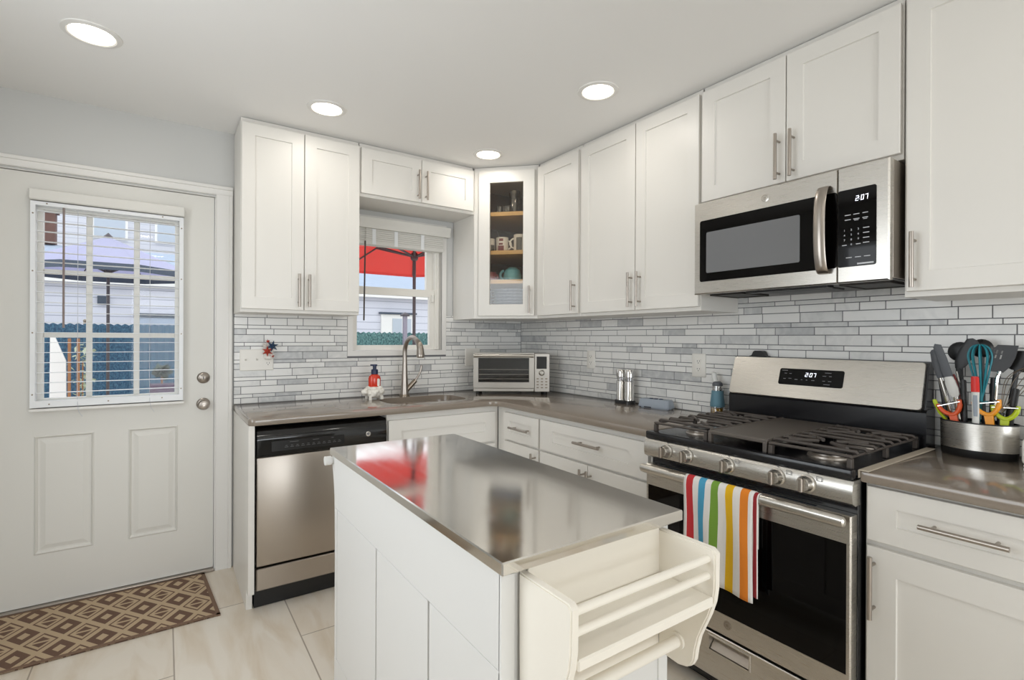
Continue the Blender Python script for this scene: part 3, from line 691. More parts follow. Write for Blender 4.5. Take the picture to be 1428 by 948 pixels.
# sink
T = thing('sink', 'brushed steel undermount sink set into the worktop below the window', 'sink', (-.995, -.34, .70))
bm = BM()
rr = lambda d, r, z: rrect(WORLD, -1.25-d, -.74+d, -.50-d, -.185+d, r, z)
rings(bm, [rr(.02, .1, .8815), rr(-.001, .09, .8815), rr(-.003, .088, .76), rr(-.03, .07, .715), rr(-.10, .03, .708)], False, True)
obj('basin', bm, 'steel_brushed', T)
bm = BM(); lathe(bm, [(.045, 0), (.045, .003), (.03, .003), (.026, -.002), (0, -.002)], (-.995, -.34, .709)); obj('drain', bm, 'chrome', T)
# faucet
T = thing('faucet', 'brushed nickel gooseneck kitchen faucet standing behind the sink', 'faucet', (-1.02, -.12, ZC))
fx, fy = -1.022, -.12
bm = BM(); lathe(bm, [(.033, 0), (.033, .006), (.030, .010), (.0285, .012)], (fx, fy, ZC)); obj('base_ring', bm, 'nickel_dark', T)
bm = BM(); body = [(fx, fy, ZC+.01), (fx, fy, ZC+.06), (fx, fy, ZC+.14), (fx, fy, ZC+.24)]+[(fx+.012*(1-math.cos(math.radians(t)))*.5, fy-.105+.105*math.cos(math.radians(t)), ZC+.285+.098*math.sin(math.radians(t))) for t in range(0, 140, 14)]
sp_ = spline(body, 4); rr_ = [.028-.0135*min(1, i/12) for i in range(len(sp_))]
tube(bm, sp_, rr_, 18); obj('gooseneck', bm, 'nickel', T)
e0 = Vector(sp_[-1]); dr = (Vector(sp_[-1])-Vector(sp_[-3])).normalized()
bm = BM(); pts = [e0-dr*.012, e0+dr*.02, e0+dr*.05+Vector((0, 0, -.012)), e0+dr*.06+Vector((0, 0, -.055)), e0+dr*.062+Vector((0, 0, -.07))]
tube(bm, spline(pts, 4), [.0150+.0105*min(1, i/13)**1.3 for i in range(17)], 18); hd = obj('spray_head', bm, 'nickel', T)
bm = BM(); cyl(bm, pts[-1]+Vector((0, 0, .002)), pts[-1]+Vector((0, 0, -.006)), .0235, .021); obj('spray_ring', bm, 'nickel_dark', hd)
bm = BM(); cyl(bm, (fx+.01, fy, ZC+.035), (fx+.072, fy-.01, ZC+.10), .017, .015, 16); hb = obj('handle_body', bm, 'nickel_dark', T)
bm = BM(); tube(bm, spline([(fx+.066, fy-.01, ZC+.094), (fx+.088, fy-.012, ZC+.125), (fx+.106, fy-.013, ZC+.16), (fx+.113, fy-.013, ZC+.20)], 5), [.0085, .0082, .008, .0075, .007, .007, .007, .007, .007, .0072, .0075, .0078, .008, .0082, .0082, .007], 12); obj('lever', bm, 'nickel', hb)

# ================================================================== stove
SY0, SY1 = -1.848, -2.606; SYC = (SY0+SY1)/2
T = thing('gas_range', 'stainless gas range with black cooktop, five knobs and an oven below', 'stove', (-.35, SYC, 0))
R0 = rightf(0)
bm = BM(); box(bm, SY1, SY0, .03, .895, .012, .645, .002, R0); obj('range_body', bm, 'black_enamel', T)
bm = BM(); box(bm, SY1+.01, SY0-.01, 0, .07, .06, .61, 0, R0); obj('toe_kick', bm, 'black_plastic', T)
bm = BM(); box(bm, SY1, SY0, .896, .912, .085, .66, .003, R0); box(bm, SY1, SY0, .888, .918, .655, .688, .005, R0, 2); obj('cooktop_pan', bm, 'black_enamel', T)
PX = Fr((0, 0, 0), (-1, 0, 0), (0, 0, 1), (0, 1, 0))      # a = distance from the wall, b = z, c = y
bm = BM(); prism(bm, [(.64, .887), (.682, .887), (.690, .875), (.694, .845), (.690, .822), (.672, .812), (.64, .812)], PX, SY1-.003, SY0+.003); obj('control_panel', bm, 'steel_brushed', T, ang=50)
for y in (-1.958, -2.052, -2.219, -2.392, -2.484):
    bm = BM(); c = (-.693, y, .853); ax = Vector((-1, 0, .04))
    lathe(bm, [(.0275, 0), (.0275, .004), (.024, .006), (.0225, .008), (.0215, .024), (.019, .029), (.0, .029)], c, ax, n=30)
    kx = -.693
    k = obj('knob', bm, 'steel_brushed', T)
    bm = BM(); box(bm, kx-.043, kx-.0285, y-.0065, y+.0065, .853-.021, .853+.022, .003); obj('knob_grip', bm, 'nickel', k)
bm = BM()
for y in (-2.255, -2.43, -2.52): 
    frame(bm, R0, y-.008, y+.008, .868, .882, .0014, .6930, .6936)
for y in (-1.958, -2.052, -2.219, -2.392, -2.484): box(bm, y-.001, y+.001, .884, .8865, .684, .689, 0, R0)
obj('knob_markings', bm, 'mark_grey', T, smooth=False)
# oven door
bm = BM(); GF = R0
y0, y1 = SY1+.002, SY0-.002
rings(bm, [rect(GF, y0, y1, .246, .784, .648), rect(GF, y0, y1, .246, .784, .682), rect(GF, y0+.004, y1-.004, .249, .781, .686), rect(GF, y0+.012, y1-.012, .322, .702, .686), rect(GF, y0+.012, y1-.012, .322, .702, .680)])
od = obj('oven_door', bm, 'steel_brushed', T, smooth=False)
bm = BM(); box(bm, y0+.012, y1-.012, .322, .702, .6795, .6865, .001, GF); gl = obj('door_glass', bm, 'black_glass', od)
bm = BM()
for a0, a1 in ((-1.93, -2.12), (-2.13, -2.31), (-2.33, -2.50)): box(bm, a1, a0, .7838, .7848, .660, .673, 0, GF)
obj('vent_slots', bm, 'dark_slot', od, smooth=False)
bm = BM(); lathe(bm, [(.0155, 0), (.0155, .0016), (.0135, .0022), (.0, .0022)], GF(-2.218, .290, .6858), (-1, 0, 0)); em = obj('round_badge', bm, 'steel_fridge', od)
def badge_mark(F, a, b, c, r, parent):
    bm = BM(); 
    tube(bm, [F(a+r*math.cos(t), b+r*math.sin(t), c) for t in [i*math.pi/10 for i in range(21)]], r*.06, 5)
    tube(bm, spline([F(a-r*.5, b-r*.2, c), F(a-r*.15, b+r*.45, c), F(a-r*.05, b-r*.4, c), F(a-r*.35, b-r*.3, c)], 6), r*.07, 5)
    tube(bm, spline([F(a+r*.1, b+r*.1, c), F(a+r*.45, b+r*.35, c), F(a+r*.15, b-r*.35, c), F(a+r*.55, b-r*.2, c)], 6), r*.07, 5)
    return obj('badge_script', bm, 'nickel_dark', parent)
badge_mark(GF, -2.218, .290, .6881, .011, em)
bm = BM(); hb = [GF(SY0+.0, .776, .712), GF(SY1+.0, .776, .712)]
def capsule_bar(bm, F, a0, a1, b, c, rb, rc, n=14):
    rings(bm, [[F(a, b+rb*s*math.sin(2*math.pi*i/n), c+rc*s*math.cos(2*math.pi*i/n)) for i in range(n)] for a, s in ((a0, .55), (a0+(a1-a0)*.006, .92), (a0+(a1-a0)*.02, 1), (a1-(a1-a0)*.02, 1), (a1-(a1-a0)*.006, .92), (a1, .55))])
capsule_bar(bm, GF, SY0-.0, SY1+.006, .772, .716, .0175, .013); hd = obj('door_handle', bm, 'steel_brushed', od)
bm = BM()
for a in (SY0-.03, SY1+.036): box(bm, a-.012, a+.012, .76, .782, .684, .712, .003, GF)
obj('handle_bracket', bm, 'steel_fridge', hd)
# drawer
bm = BM(); b0, b1 = .075, .235; pa0, pa1, pb0, pb1 = -2.302, -2.139, .166, .226
rings(bm, [rect(GF, y0, y1, b0, b1, .648), rect(GF, y0, y1, b0, b1, .680), rect(GF, y0+.003, y1-.003, b0+.003, b1-.003, .683), rect(GF, pa0, pa1, pb0, pb1, .683), rect(GF, pa0+.002, pa1-.002, pb0+.002, pb1-.002, .686), rect(GF, pa0+.006, pa1-.006, pb0+.006, pb1-.006, .686), rect(GF, pa0+.008, pa1-.008, pb0+.008, pb1-.008, .655)])
dw = obj('warming_drawer', bm, 'steel_brushed', T, smooth=False)
bm = BM(); prism(bm, [(.656, .174), (.682, .174), (.656, .205)], PX, pa0+.009, pa1-.009); obj('pocket_grip', bm, 'steel_fridge', dw, smooth=False)
# back guard
bm = BM(); prism(bm, [(.012, .90), (.10, .90), (.10, 1.035), (.088, 1.046), (.012, 1.046)], PX, SY1, SY0); obj('rear_riser', bm, 'black_enamel', T, smooth=False)
bm = BM(); prism(bm, [(.012, 1.046), (.09, 1.046), (.052, 1.212), (.012, 1.212)], PX, SY1+.004, SY0-.004); bgo = obj('backguard', bm, 'black_enamel', T, smooth=False)
bv = Vector((-.052+.106, 0, 1.214-1.046)); bv.normalize()
n_ = Vector((-bv.z, 0, bv.x)); BGF = Fr((-.104, 0, 1.042), (0, 1, 0), bv, n_)
bm = BM(); rings(bm, [rrect(BGF, SY1+.012, SY0-.004, .0, .178, .012, c, 3) for c in (-.012, .006)]+[rrect(BGF, SY1+.014, SY0-.006, .002, .176, .011, .008, 3)]); pf = obj('backguard_panel', bm, 'steel_brushed', bgo)
bm = BM(); rings(bm, [rrect(BGF, -2.335, -2.078, .058, .130, .008, c, 4) for c in (.007, .009)]); obj('display_panel', bm, 'black_glass', bgo)
MBF = Fr(BGF.o, (0, -1, 0), BGF.eb, BGF.ec)
bm = BM(); digits(bm, '207', MBF, 2.186, .097, .017, .0092, colon=.004); obj('clock_digits', bm, 'led_white', bgo, smooth=False)
bm = BM()
for (a, b, w) in ((2.10, .121, .012), (2.105, .108, .005), (2.125, .108, .005), (2.103, .084, .005), (2.126, .086, .006), (2.152, .083, .006), (2.175, .083, .003), (2.195, .083, .003), (2.22, .083, .006), (2.262, .104, .007), (2.285, .104, .005), (2.262, .083, .005), (2.285, .083, .006), (2.275, .118, .012), (2.275, .069, .012)):
    box(bm, a-w, a+w, b-.0012, b+.0012, .0091, .0096, 0, MBF)
obj('display_markings', bm, 'mark_grey', bgo, smooth=False)
# burners
for (x, y, r) in ((-.52, -1.985, .042), (-.25, -1.985, .035), (-.38, -2.227, .05), (-.25, -2.47, .035), (-.52, -2.47, .05)):
    bm = BM(); lathe(bm, [(r+.012, 0), (r+.01, .006), (r, .008), (r, .013)], (x, y, .912)); bb = obj('burner', bm, 'steel_fridge', T)
    bm = BM(); lathe(bm, [(r-.003, 0), (r, .002), (r-.001, .008), (r-.006, .010), (0, .010)], (x, y, .9255)); obj('burner_cap', bm, 'black_enamel', bb)
def grate(y0, y1):
    bm = BM(); zt, zb = .957, .944; w = .0055
    xa, xb = -.655, -.125; yc = (y0+y1)/2
    for x in (xa, xb-.012): box(bm, x, x+.012, y1, y0, zb+.001, zt-.003, .003)
    for y in (y0-.010, y1): box(bm, xa, xb, y, y+.010, zb, zt-.006, .003)
    for x in (xa+.008, (xa+xb)/2, xb-.008):
        for y in (y0-.007, y1+.007): box(bm, x-.009, x+.009, y-.007, y+.007, .9125, zb, .002)
    for k in range(8):
        x = xa+.040+k*.0645
        near = min(abs(x+.52), abs(x+.25)) < .036
        if near:
            tube(bm, [(x, y0+.002, zt-.004), (x, y0-.004, zt+.002), (x, yc+.05, zt+.002)], w, 8)
            tube(bm, [(x, y1-.002, zt-.004), (x, y1+.004, zt+.002), (x, yc-.05, zt+.002)], w, 8)
        else:
            tube(bm, [(x, y0+.002, zt-.004), (x, y0-.004, zt+.002), (x, y1+.004, zt+.002), (x, y1-.002, zt-.004)], w, 8)
    for cx in (-.52, -.25):
        for sx, sy in ((1, 1), (1, -1), (-1, 1), (-1, -1)):
            tube(bm, [(cx+sx*.016, yc+sy*.02, zt+.003), (cx+sx*.075, yc+sy*.088, zt+.003)], .0065, 8)
    return bm
for y0_, y1_ in ((-1.862, -2.110), (-2.342, -2.592)):
    obj('burner_grate', grate(y0_, y1_), 'cast_iron', T)
bm = BM(); ya, yb = -2.338, -2.114
box(bm, -.645, -.125, ya, yb, .948, .958, .003); box(bm, -.655, -.641, ya, yb, .944, .957, .003)
for x in (-.648, -.132):
    for y in (ya+.008, yb-.008): box(bm, x-.009, x+.009, y-.007, y+.007, .9125, .948, .002)
for y in (ya, yb-.008): box(bm, -.645, -.125, y, y+.008, .955, .961, .002)
obj('griddle', bm, 'griddle_iron', T)
# towel
T = thing('dish_towel', 'white tea towel with rainbow stripes hung over the oven door handle', 'towel', (-.72, -2.2, .6))
bm = BM(); uv = bm.loops.layers.uv.new('UVMap')
def towel_layer(bm, y_l, y_r, prof, u0, u1, nu=26):
    P = []
    for i in range(nu+1):
        t = i/nu; row = []
        for j, (dx, z, ww) in enumerate(prof):
            y = y_l+(y_r-y_l)*t+.004*math.sin(t*9+z*7)*ww
            row.append((bm.verts.new((-.716-dx-.005*math.sin(t*14+z*4)*ww, y, z+.012*ww*math.sin(t*3+1)*max(0, (.5-z)*5))), t))
        P.append(row)
    for i in range(nu):
        for j in range(len(prof)-1):
            f = bm.faces.new((P[i][j][0], P[i+1][j][0], P[i+1][j+1][0], P[i][j+1][0]))
            for l, (tt, jj) in zip(f.loops, ((i, j), (i+1, j), (i+1, j+1), (i, j+1))): l[uv].uv = (u0+(u1-u0)*tt/nu, prof[jj][1])
r = .0205
over = [(-.0165, .60, .3), (-.0165, .68, .2), (-.0165, .76, 0)]+[(-r*.85*math.cos(math.radians(a)), .772+.0215*math.sin(math.radians(a)), 0) for a in range(10, 171, 20)]
front = [(.0195, .76-.018*k, min(1, k/6)) for k in range(0, 19)]
towel_layer(bm, -2.070, -2.336, over+front, 0, .94)
bm.normal_update()
o = obj('towel_fabric', bm, 'towel_cloth', T, ang=80)
sm_ = o.modifiers.new('thick', 'SOLIDIFY'); sm_.thickness = .0035; sm_.offset = 0
bm = BM(); uv = bm.loops.layers.uv.new('UVMap')
back2 = [(-r*.78*math.cos(math.radians(a)), .772+.0195*math.sin(math.radians(a)), 0) for a in range(10, 171, 20)]+[(.0155, .76-.018*k, min(.5, k/12)) for k in range(0, 18)]
towel_layer(bm, -2.30, -2.352, back2, .84, 1., 8)
o = obj('towel_underlayer', bm, 'towel_cloth', T, ang=80); sm_ = o.modifiers.new('thick', 'SOLIDIFY'); sm_.thickness = .002; sm_.offset = 0

# ================================================================== microwave
T = thing('microwave', 'stainless over-the-range microwave hung between the wall cabinets above the stove', 'microwave', (-.2, -2.23, 1.489))
M0, M1 = -1.868, -2.596; MZ0, MZ1, MS = 1.489, 1.884, -2.4435
bm = BM(); box(bm, M1, M0, MZ0+.008, MZ1, .0085, .372, .002, R0); mb = obj('microwave_body', bm, 'steel_fridge', T)
MF = rightf(-.372)
bm = BM(); rings(bm, [rect(MF, MS+.001, M0, MZ0, MZ1, .0), rect(MF, MS+.001, M0, MZ0, MZ1, .024), rect(MF, MS+.003, M0-.006, MZ0+.004, MZ1-.004, .029), rect(MF, MS+.006, M0-.022, 1.544, 1.800, .029)])
md = obj('microwave_door', bm, 'steel_brushed', T, smooth=False)
bm = BM(); rings(bm, [rrect(MF, MS+.0015, M0-.030, 1.542, 1.805, .009, c, 4) for c in (.026, .0305)]); dg = obj('door_glass', bm, 'black_glass', md)
bm = BM(); rings(bm, [rrect(MF, -2.318, M0-.062, 1.578, 1.752, .006, c, 3) for c in (.0300, .0309)]); obj('viewing_screen', bm, 'screen_grey', dg)
bm = BM()
hp = [(1.525, .028), (1.53, .052), (1.56, .068), (1.62, .078), (1.70, .080), (1.76, .076), (1.80, .066), (1.826, .050), (1.831, .028)]
hs_ = spline([(0, z, c) for z, c in hp], 4)
rings(bm, [[MF(-2.404+a, p.y, p.z+b) for a, b in ((-.019, -.004), (-.012, .004), (.012, .004), (.019, -.004), (.012, -.010), (-.012, -.010))] for p in hs_]); obj('door_handle', bm, 'nickel', md, ang=60)
bm = BM(); lathe(bm, [(.0165, 0), (.0165, .0016), (.014, .0024), (0, .0024)], MF(-2.185, 1.842, .0285), (-1, 0, 0)); em = obj('round_badge', bm, 'steel_brushed', md)
MM = Fr(MF.o, (0, -1, 0), (0, 0, 1), MF.ec)
badge_mark(MM, 2.185, 1.842, .0309, .0115, em)
bm = BM(); rings(bm, [rect(MF, M1, MS-.001, MZ0, MZ1, .0), rect(MF, M1, MS-.001, MZ0, MZ1, .024), rect(MF, M1+.005, MS-.003, MZ0+.004, MZ1-.004, .029)]); mp_ = obj('control_side', bm, 'steel_brushed', T, smooth=False)
bm = BM(); rings(bm, [rrect(MF, -2.560, MS-.0015, 1.542, 1.805, .007, c, 4) for c in (.026, .0305)]); kp = obj('keypad_glass', bm, 'black_glass', mp_)
bm = BM(); digits(bm, '207', MM, 2.499, 1.762, .0165, .0308, w=.0082, gap=.0038, colon=.0035); obj('clock_digits', bm, 'led_white', kp, smooth=False)
bm = BM()
for r_ in range(2):
    for c_ in range(3):
        a = 2.476+c_*.026; b = 1.718-r_*.016; w = (.009, .009, .008)[c_]
        box(bm, a-w, a+w, b-.0012, b+.0012, .0306, .0311, 0, MM)
        if r_ and c_: box(bm, a-w*.7, a+w*.7, b-.0052, b-.0035, .0306, .0311, 0, MM)
for r_ in range(4):
    a = 2.531; b = 1.668-r_*.0165; box(bm, a-.009, a+.009, b-.0012, b+.0012, .0306, .0311, 0, MM)
for c_ in range(3): box(bm, 2.48+c_*.027-.009, 2.48+c_*.027+.009, 1.572, 1.5745, .0306, .0311, 0, MM)
for a in (2.466, 2.508): box(bm, a-.007, a+.007, 1.6155, 1.618, .0306, .0311, 0, MM)
box(bm, 2.505, 2.553, 1.5478, 1.5528, .0306, .0311, 0, MM)
obj('keypad_labels', bm, 'mark_white', kp, smooth=False); bm = BM()
for k in range(10):
    r_, c_ = (divmod(k, 3) if k < 9 else (3, 1))
    text(bm, str((k+1) % 10), MM, 2.466+c_*.021, 1.664-r_*.0165, .0065, .0308)
obj('keypad_numbers', bm, 'mark_white', kp, smooth=False)
# underside with filters and lamp slot
bm = BM()
for a0, a1 in ((-2.575, -2.42), (-2.05, -1.90)): 
    frame(bm, Fr((0, 0, MZ0+.008), (0, 1, 0), (-1, 0, 0), (0, 0, -1)), a0, a1, .12, .33, .01, 0, .012)
    box(bm, a0+.01, a1-.01, -.32, -.13, MZ0-.001, MZ0+.008, 0, Fr((0, 0, 0), (0, 1, 0), (1, 0, 0), (0, 0, 1)))
obj('grease_filters', bm, 'filter_mesh', T, smooth=False)
bm = BM(); box(bm, -2.39, -2.08, MZ0-.006, MZ0+.009, .30, .355, .002, R0); box(bm, -2.36, -2.12, MZ0-.002, MZ0+.009, .14, .25, .002, R0); obj('vent_slot', bm, 'black_plastic', T)
bm = BM(); box(bm, M1+.002, M0-.002, MZ0+.0045, MZ0+.0078, .012, .371, 0, R0); obj('underside_plate', bm, 'steel_dark', T, smooth=False)

# ================================================================== island cart
IX0, IX1, IY0, IY1 = -1.848, -1.366, -2.540, -1.458
T = thing('kitchen_cart', 'white kitchen island cart with a stainless steel top in the foreground', 'kitchen cart', ((IX0+IX1)/2, -2.0, 0))
bm = BM(); box(bm, IX0, IX1, IY0, IY1, .890, ZC, .0025); uv = bm.loops.layers.uv.new('UVMap')
for f in bm.faces:
    for l in f.loops: l[uv].uv = (l.vert.co.x+l.vert.co.z*.01, l.vert.co.y+l.vert.co.z*.3)
obj('steel_top', bm, 'steel_top', T, smooth=False)
bx0, bx1, by0, by1 = -1.836, -1.390, -2.515, -1.480
bm = BM(); box(bm, bx0+.016, bx1-.016, by0+.004, by1-.004, .12, .889)
obj('cart_body', bm, 'cart_white', T, smooth=False)
for s, xa, xb in ((-1, bx0, bx0+.016), (1, bx1-.016, bx1)):
    bm = BM(); box(bm, xa, xb, by0, by1, .712, .889, .0012); o = obj('side_rail', bm, 'cart_white', T, smooth=False)
    ys = [by1, -1.510, -1.890, -2.226, by0]
    for ya_, yb_ in zip(ys, ys[1:]):
        bm = BM(); g = .0045; box(bm, xa, xb, yb_+(g if yb_ != by0 else 0), ya_-((g if ya_ > -2.3 and ya_ < -1.6 else .0005) if ya_ != by1 else 0), .205, .7112, .0008); obj('side_board', bm, 'cart_white', T, smooth=False)
    bm = BM(); prism(bm, [(by0, .12), (by0, .204), (by1, .204), (by1, .12), (by1-.05, .12), (by1-.10, .16), (by0+.10, .16), (by0+.05, .12)], Fr((0, 0, 0), (0, 1, 0), (0, 0, 1), (1, 0, 0)), xa, xb); obj('bottom_rail', bm, 'cart_white', T, smooth=False)
bm = BM()
for xa, xb in ((bx0, bx0+.030), (bx1-.03, bx1)): box(bm, xa, xb, by0-.003, by0+.004, .12, .889, .001)
box(bm, bx0+.03, bx1-.03, by0, by0+.004, .12, .60, .0); obj('end_panel', bm, 'cart_white', T, smooth=False)
for x in (bx0+.05, bx1-.05):
    for y in (by0+.06, by1-.06):
        bm = BM(); cyl(bm, (x-.012, y, .04), (x+.012, y, .04), .04, n=24); cyl(bm, (x, y, .04), (x, y, .12), .012); box(bm, x-.018, x+.018, y-.02, y+.02, .105, .12); obj('caster', bm, 'black_plastic', T)
# spice rack pulled out at the near end
prof = [(-2.516, .878), (-2.648, .878), (-2.658, .870), (-2.657, .800), (-2.653, .772), (-2.643, .742), (-2.630, .712), (-2.620, .688), (-2.613, .660), (-2.609, .634), (-2.602, .620), (-2.590, .612), (-2.570, .607), (-2.550, .608), (-2.532, .610), (-2.519, .614), (-2.516, .80)]
SF = Fr((0, 0, 0), (0, 1, 0), (0, 0, 1), (1, 0, 0))
rk0, rk1, tk = -1.797, -1.405, .018
for xa in (rk0, rk1-tk):
    bm = BM(); prism(bm, prof, SF, xa, xa+tk); bmesh.ops.recalc_face_normals(bm, faces=bm.faces[:])
    es = [e for e in bm.edges if abs(e.verts[0].co.x-e.verts[1].co.x) < 1e-6]; bmesh.ops.bevel(bm, geom=es, offset=.003, segments=2, affect='EDGES')
    obj('rack_side', bm, 'cart_cream', T, ang=40)
bm = BM(); box(bm, rk0+tk, rk1-tk, -2.655, -2.521, .765, .785, .003); obj('rack_shelf', bm, 'cart_cream', T)
bm = BM(); box(bm, rk0+tk, rk1-tk, -2.5205, -2.516, .60, .889); obj('rack_back', bm, 'cart_cream', T, smooth=False)
for z in (.856, .822):
    bm = BM(); cyl(bm, (rk0+tk-.002, -2.640, z), (rk1-tk+.002, -2.640, z), .0075, n=16); obj('rack_rail', bm, 'cart_cream', T)
bm = BM(); cyl(bm, (rk0+tk-.002, -2.570, .658), (rk1-tk+.002, -2.570, .658), .012, n=18); cyl(bm, (rk1-tk-.006, -2.570, .658), (rk1-tk+.001, -2.570, .658), .018, n=18); obj('towel_bar', bm, 'cart_cream', T)
# far end towel rail
for xa in (bx0+.002, bx1-.022):
    bm = BM(); prism(bm, [(-1.482, .888), (-1.440, .888), (-1.432, .875), (-1.440, .845), (-1.456, .80), (-1.466, .75), (-1.470, .68), (-1.472, .60), (-1.482, .60)], SF, xa, xa+.02); obj('rail_bracket', bm, 'cart_white', T, smooth=False)
bm = BM(); cyl(bm, (bx0-.022, -1.448, .868), (bx1+.022, -1.448, .868), .011, n=16)
for xa, xb in ((bx0-.026, bx0-.006), (bx1+.006, bx1+.026)): cyl(bm, (xa, -1.448, .868), (xb, -1.448, .868), .0155, n=16)
obj('far_towel_bar', bm, 'cart_white', T)

# ================================================================== door mat
T = thing('door_mat', 'brown and tan rug with a diamond pattern lying in front of the entry door', 'mat', (-2.53, -.29, 0))
bm = BM(); uv = bm.loops.layers.uv.new('UVMap')
mq = [(-2.945, -.56), (-2.101, -.55), (-2.137, -.030), (-2.955, -.022)]
rings(bm, [[Vector((a, b, .0005)) for a, b in mq], [Vector((a, b, .006)) for a, b in mq], [Vector((a*.985+(-2.535)*.015, b*.985+(-.29)*.015, .008)) for a, b in mq]])
for f in bm.faces:
    for l in f.loops: l[uv].uv = (l.vert.co.x-2.53+2.564+.0695, l.vert.co.y-.29+.195)
bm.faces.ensure_lookup_table()
mo = obj('mat_field', bm, ['mat_weave'], T, smooth=False)
bm = BM()
def strip(p, q, w):
    p, q = Vector((*p, 0)), Vector((*q, 0)); d = (q-p).normalized(); nrm = Vector((-d.y, d.x, 0))
    rings(bm, [[p+Vector((0, 0, .0085)), q+Vector((0, 0, .0085)), q+nrm*w+Vector((0, 0, .0085)), p+nrm*w+Vector((0, 0, .0085))], [p+Vector((0, 0, .0003)), q+Vector((0, 0, .0003)), q+nrm*w+Vector((0, 0, .0003)), p+nrm*w+Vector((0, 0, .0003))]])
for i in range(4): strip(mq[i], mq[(i+1) % 4], .016)
obj('mat_edging', bm, 'mat_border', T, smooth=False)

# ================================================================== wall plates
def plate(name, label, F, a0, a1, b0, b1, kind, cat='outlet'):
    T = thing(name, label, cat, F((a0+a1)/2, (b0+b1)/2, .008))
    bm = BM(); rings(bm, [rrect(F, a0, a1, b0, b1, .004, .0072, 3), rrect(F, a0, a1, b0, b1, .004, .011, 3), rrect(F, a0+.003, a1-.003, b0+.003, b1-.003, .003, .0135, 3)]); p = obj('cover_plate', bm, 'plastic_white', T)
    w = (a1-a0)/len(kind); zc = (b0+b1)/2
    for i, k in enumerate(kind):
        c = a0+w*(i+.5)
        if k == 's':
            bm = BM(); box(bm, c-.005, c+.005, zc-.012, zc+.012, .0130, .0140, 0, F); prism(bm, [(.013, zc-.004), (.023, zc+.006), (.023, zc+.012), (.013, zc+.008)], Fr(F(0, 0, 0), F.ec, F.eb, F.ea), c-.004, c+.004); obj('toggle', bm, 'plastic_white', T, smooth=False)
        if k in 'od':
            for zz in (zc-.020, zc+.020):
                bm = BM(); rings(bm, [rrect(F, c-.0165, c+.0165, zz-.0145, zz+.0145, .008, q_, 4) for q_ in (.0130, .0148)]); so = obj('socket', bm, 'plastic_white', T)
                bm = BM(); box(bm, c-.0075, c-.0055, zz-.002, zz+.006, .0147, .0151, 0, F); box(bm, c+.0055, c+.0075, zz-.002, zz+.006, .0147, .0151, 0, F); box(bm, c-.0022, c+.0022, zz-.010, zz-.006, .0147, .0151, 0, F); obj('socket_slots', bm, 'dark_slot', so, smooth=False)
    return T
plate('switch_plate', 'wide white plate with two switches and an outlet at the left end of the backsplash', BF, -1.968, -1.793, 1.102, 1.224, 'sso', 'switch')
plate('blank_plate', 'white cover plate on the tiles half hidden behind the toaster oven', BF, -.508, -.386, 1.092, 1.219, '--', 'wall plate')
plate('wall_outlet', 'white double outlet on the tiles between the toaster oven and the salt and pepper mills', RF, -.842, -.768, 1.099, 1.216, 'o')
plate('wall_outlet', 'white double outlet on the tiles above the small grey box', RF, -1.659, -1.578, 1.096, 1.219, 'o')
# plug-in ornament
T = thing('plug_in_ornament', 'red white and blue flower ornament plugged into the outlet at the left', 'ornament', (-1.822, -.03, 1.20))
def star(bm, c, r, nrm, rot=0, n=6):
    c = Vector(c); F_ = Fr(c, (1, 0, 0), (0, 0, 1), (0, -1, 0)); pts = []
    for i in range(2*n):
        t = math.pi*i/n+rot; q_ = r if i % 2 == 0 else r*.42; pts.append((q_*math.cos(t), q_*math.sin(t)))
    top = bm.verts.new(F_(0, 0, r*.5)); bot = bm.verts.new(F_(0, 0, -r*.1)); V = [bm.verts.new(F_(a, b, 0)) for a, b in pts]
    for i in range(2*n): bm.faces.new((V[i], V[(i+1) % (2*n)], top)); bm.faces.new((V[(i+1) % (2*n)], V[i], bot))
bm = BM(); box(bm, -1.845, -1.80, -.045, -.0150, 1.165, 1.235, .006); obj('plug_body', bm, 'plastic_white', T)
for c, r, mm, nm in (((-1.805, -.055, 1.243), .034, 'blue_petal', 'blue flower'), ((-1.832, -.058, 1.213), .032, 'red_petal', 'red flower'), ((-1.84, -.05, 1.245), .024, 'white_petal', 'white flower'), ((-1.828, -.05, 1.27), .014, 'red_petal', 'small red flower'), ((-1.808, -.052, 1.192), .022, 'white_petal', 'white flower'), ((-1.803, -.056, 1.185), .010, 'red_petal', 'small red flower')):
    bm = BM(); star(bm, c, r, None, rot=c[0]*30); plab(obj('flower', bm, mm, T, smooth=False), nm)

# ================================================================== worktop things
# toaster oven, set across the corner
TH = .60105
T = thing('toaster_oven', 'stainless toaster oven with a glass door set across the corner of the worktop', 'toaster oven', (-.386, -.43, ZC), -TH)
LF = Fr((0, 0, 0), (1, 0, 0), (0, 0, 1), (0, -1, 0))   # local: a across, b up, c to the front
HW = .258; z0, z1 = .021, .281
bm = BM(); box(bm, -HW+.004, HW-.004, .021, .27, z0+.006, z1-.003, .006); obj('oven_shell', bm, 'steel_soft', T, local=True)
dx = .152     # right edge of the door
bm = BM(); frame(bm, LF, -HW, dx, z0+.024, z1, .033, -.02, 0., .038); box(bm, -HW, dx, z0, z0+.022, -.02, -.002, .002, LF); fr = obj('door_frame', bm, 'steel_soft', T, local=True, smooth=False)
bm = BM(); box(bm, -HW+.032, dx-.032, z0+.061, z1-.032, -.012, -.008, 0, LF); obj('door_glass', bm, 'oven_glass', fr, local=True)
bm = BM(); rings(bm, [rect(LF, -HW+.02, dx-.02, z0+.05, z1-.03, -.019), rect(LF, -HW+.02, dx-.02, z0+.05, z1-.03, -.0185)]); obj('oven_cavity', bm, 'dark_gap', fr, local=True)
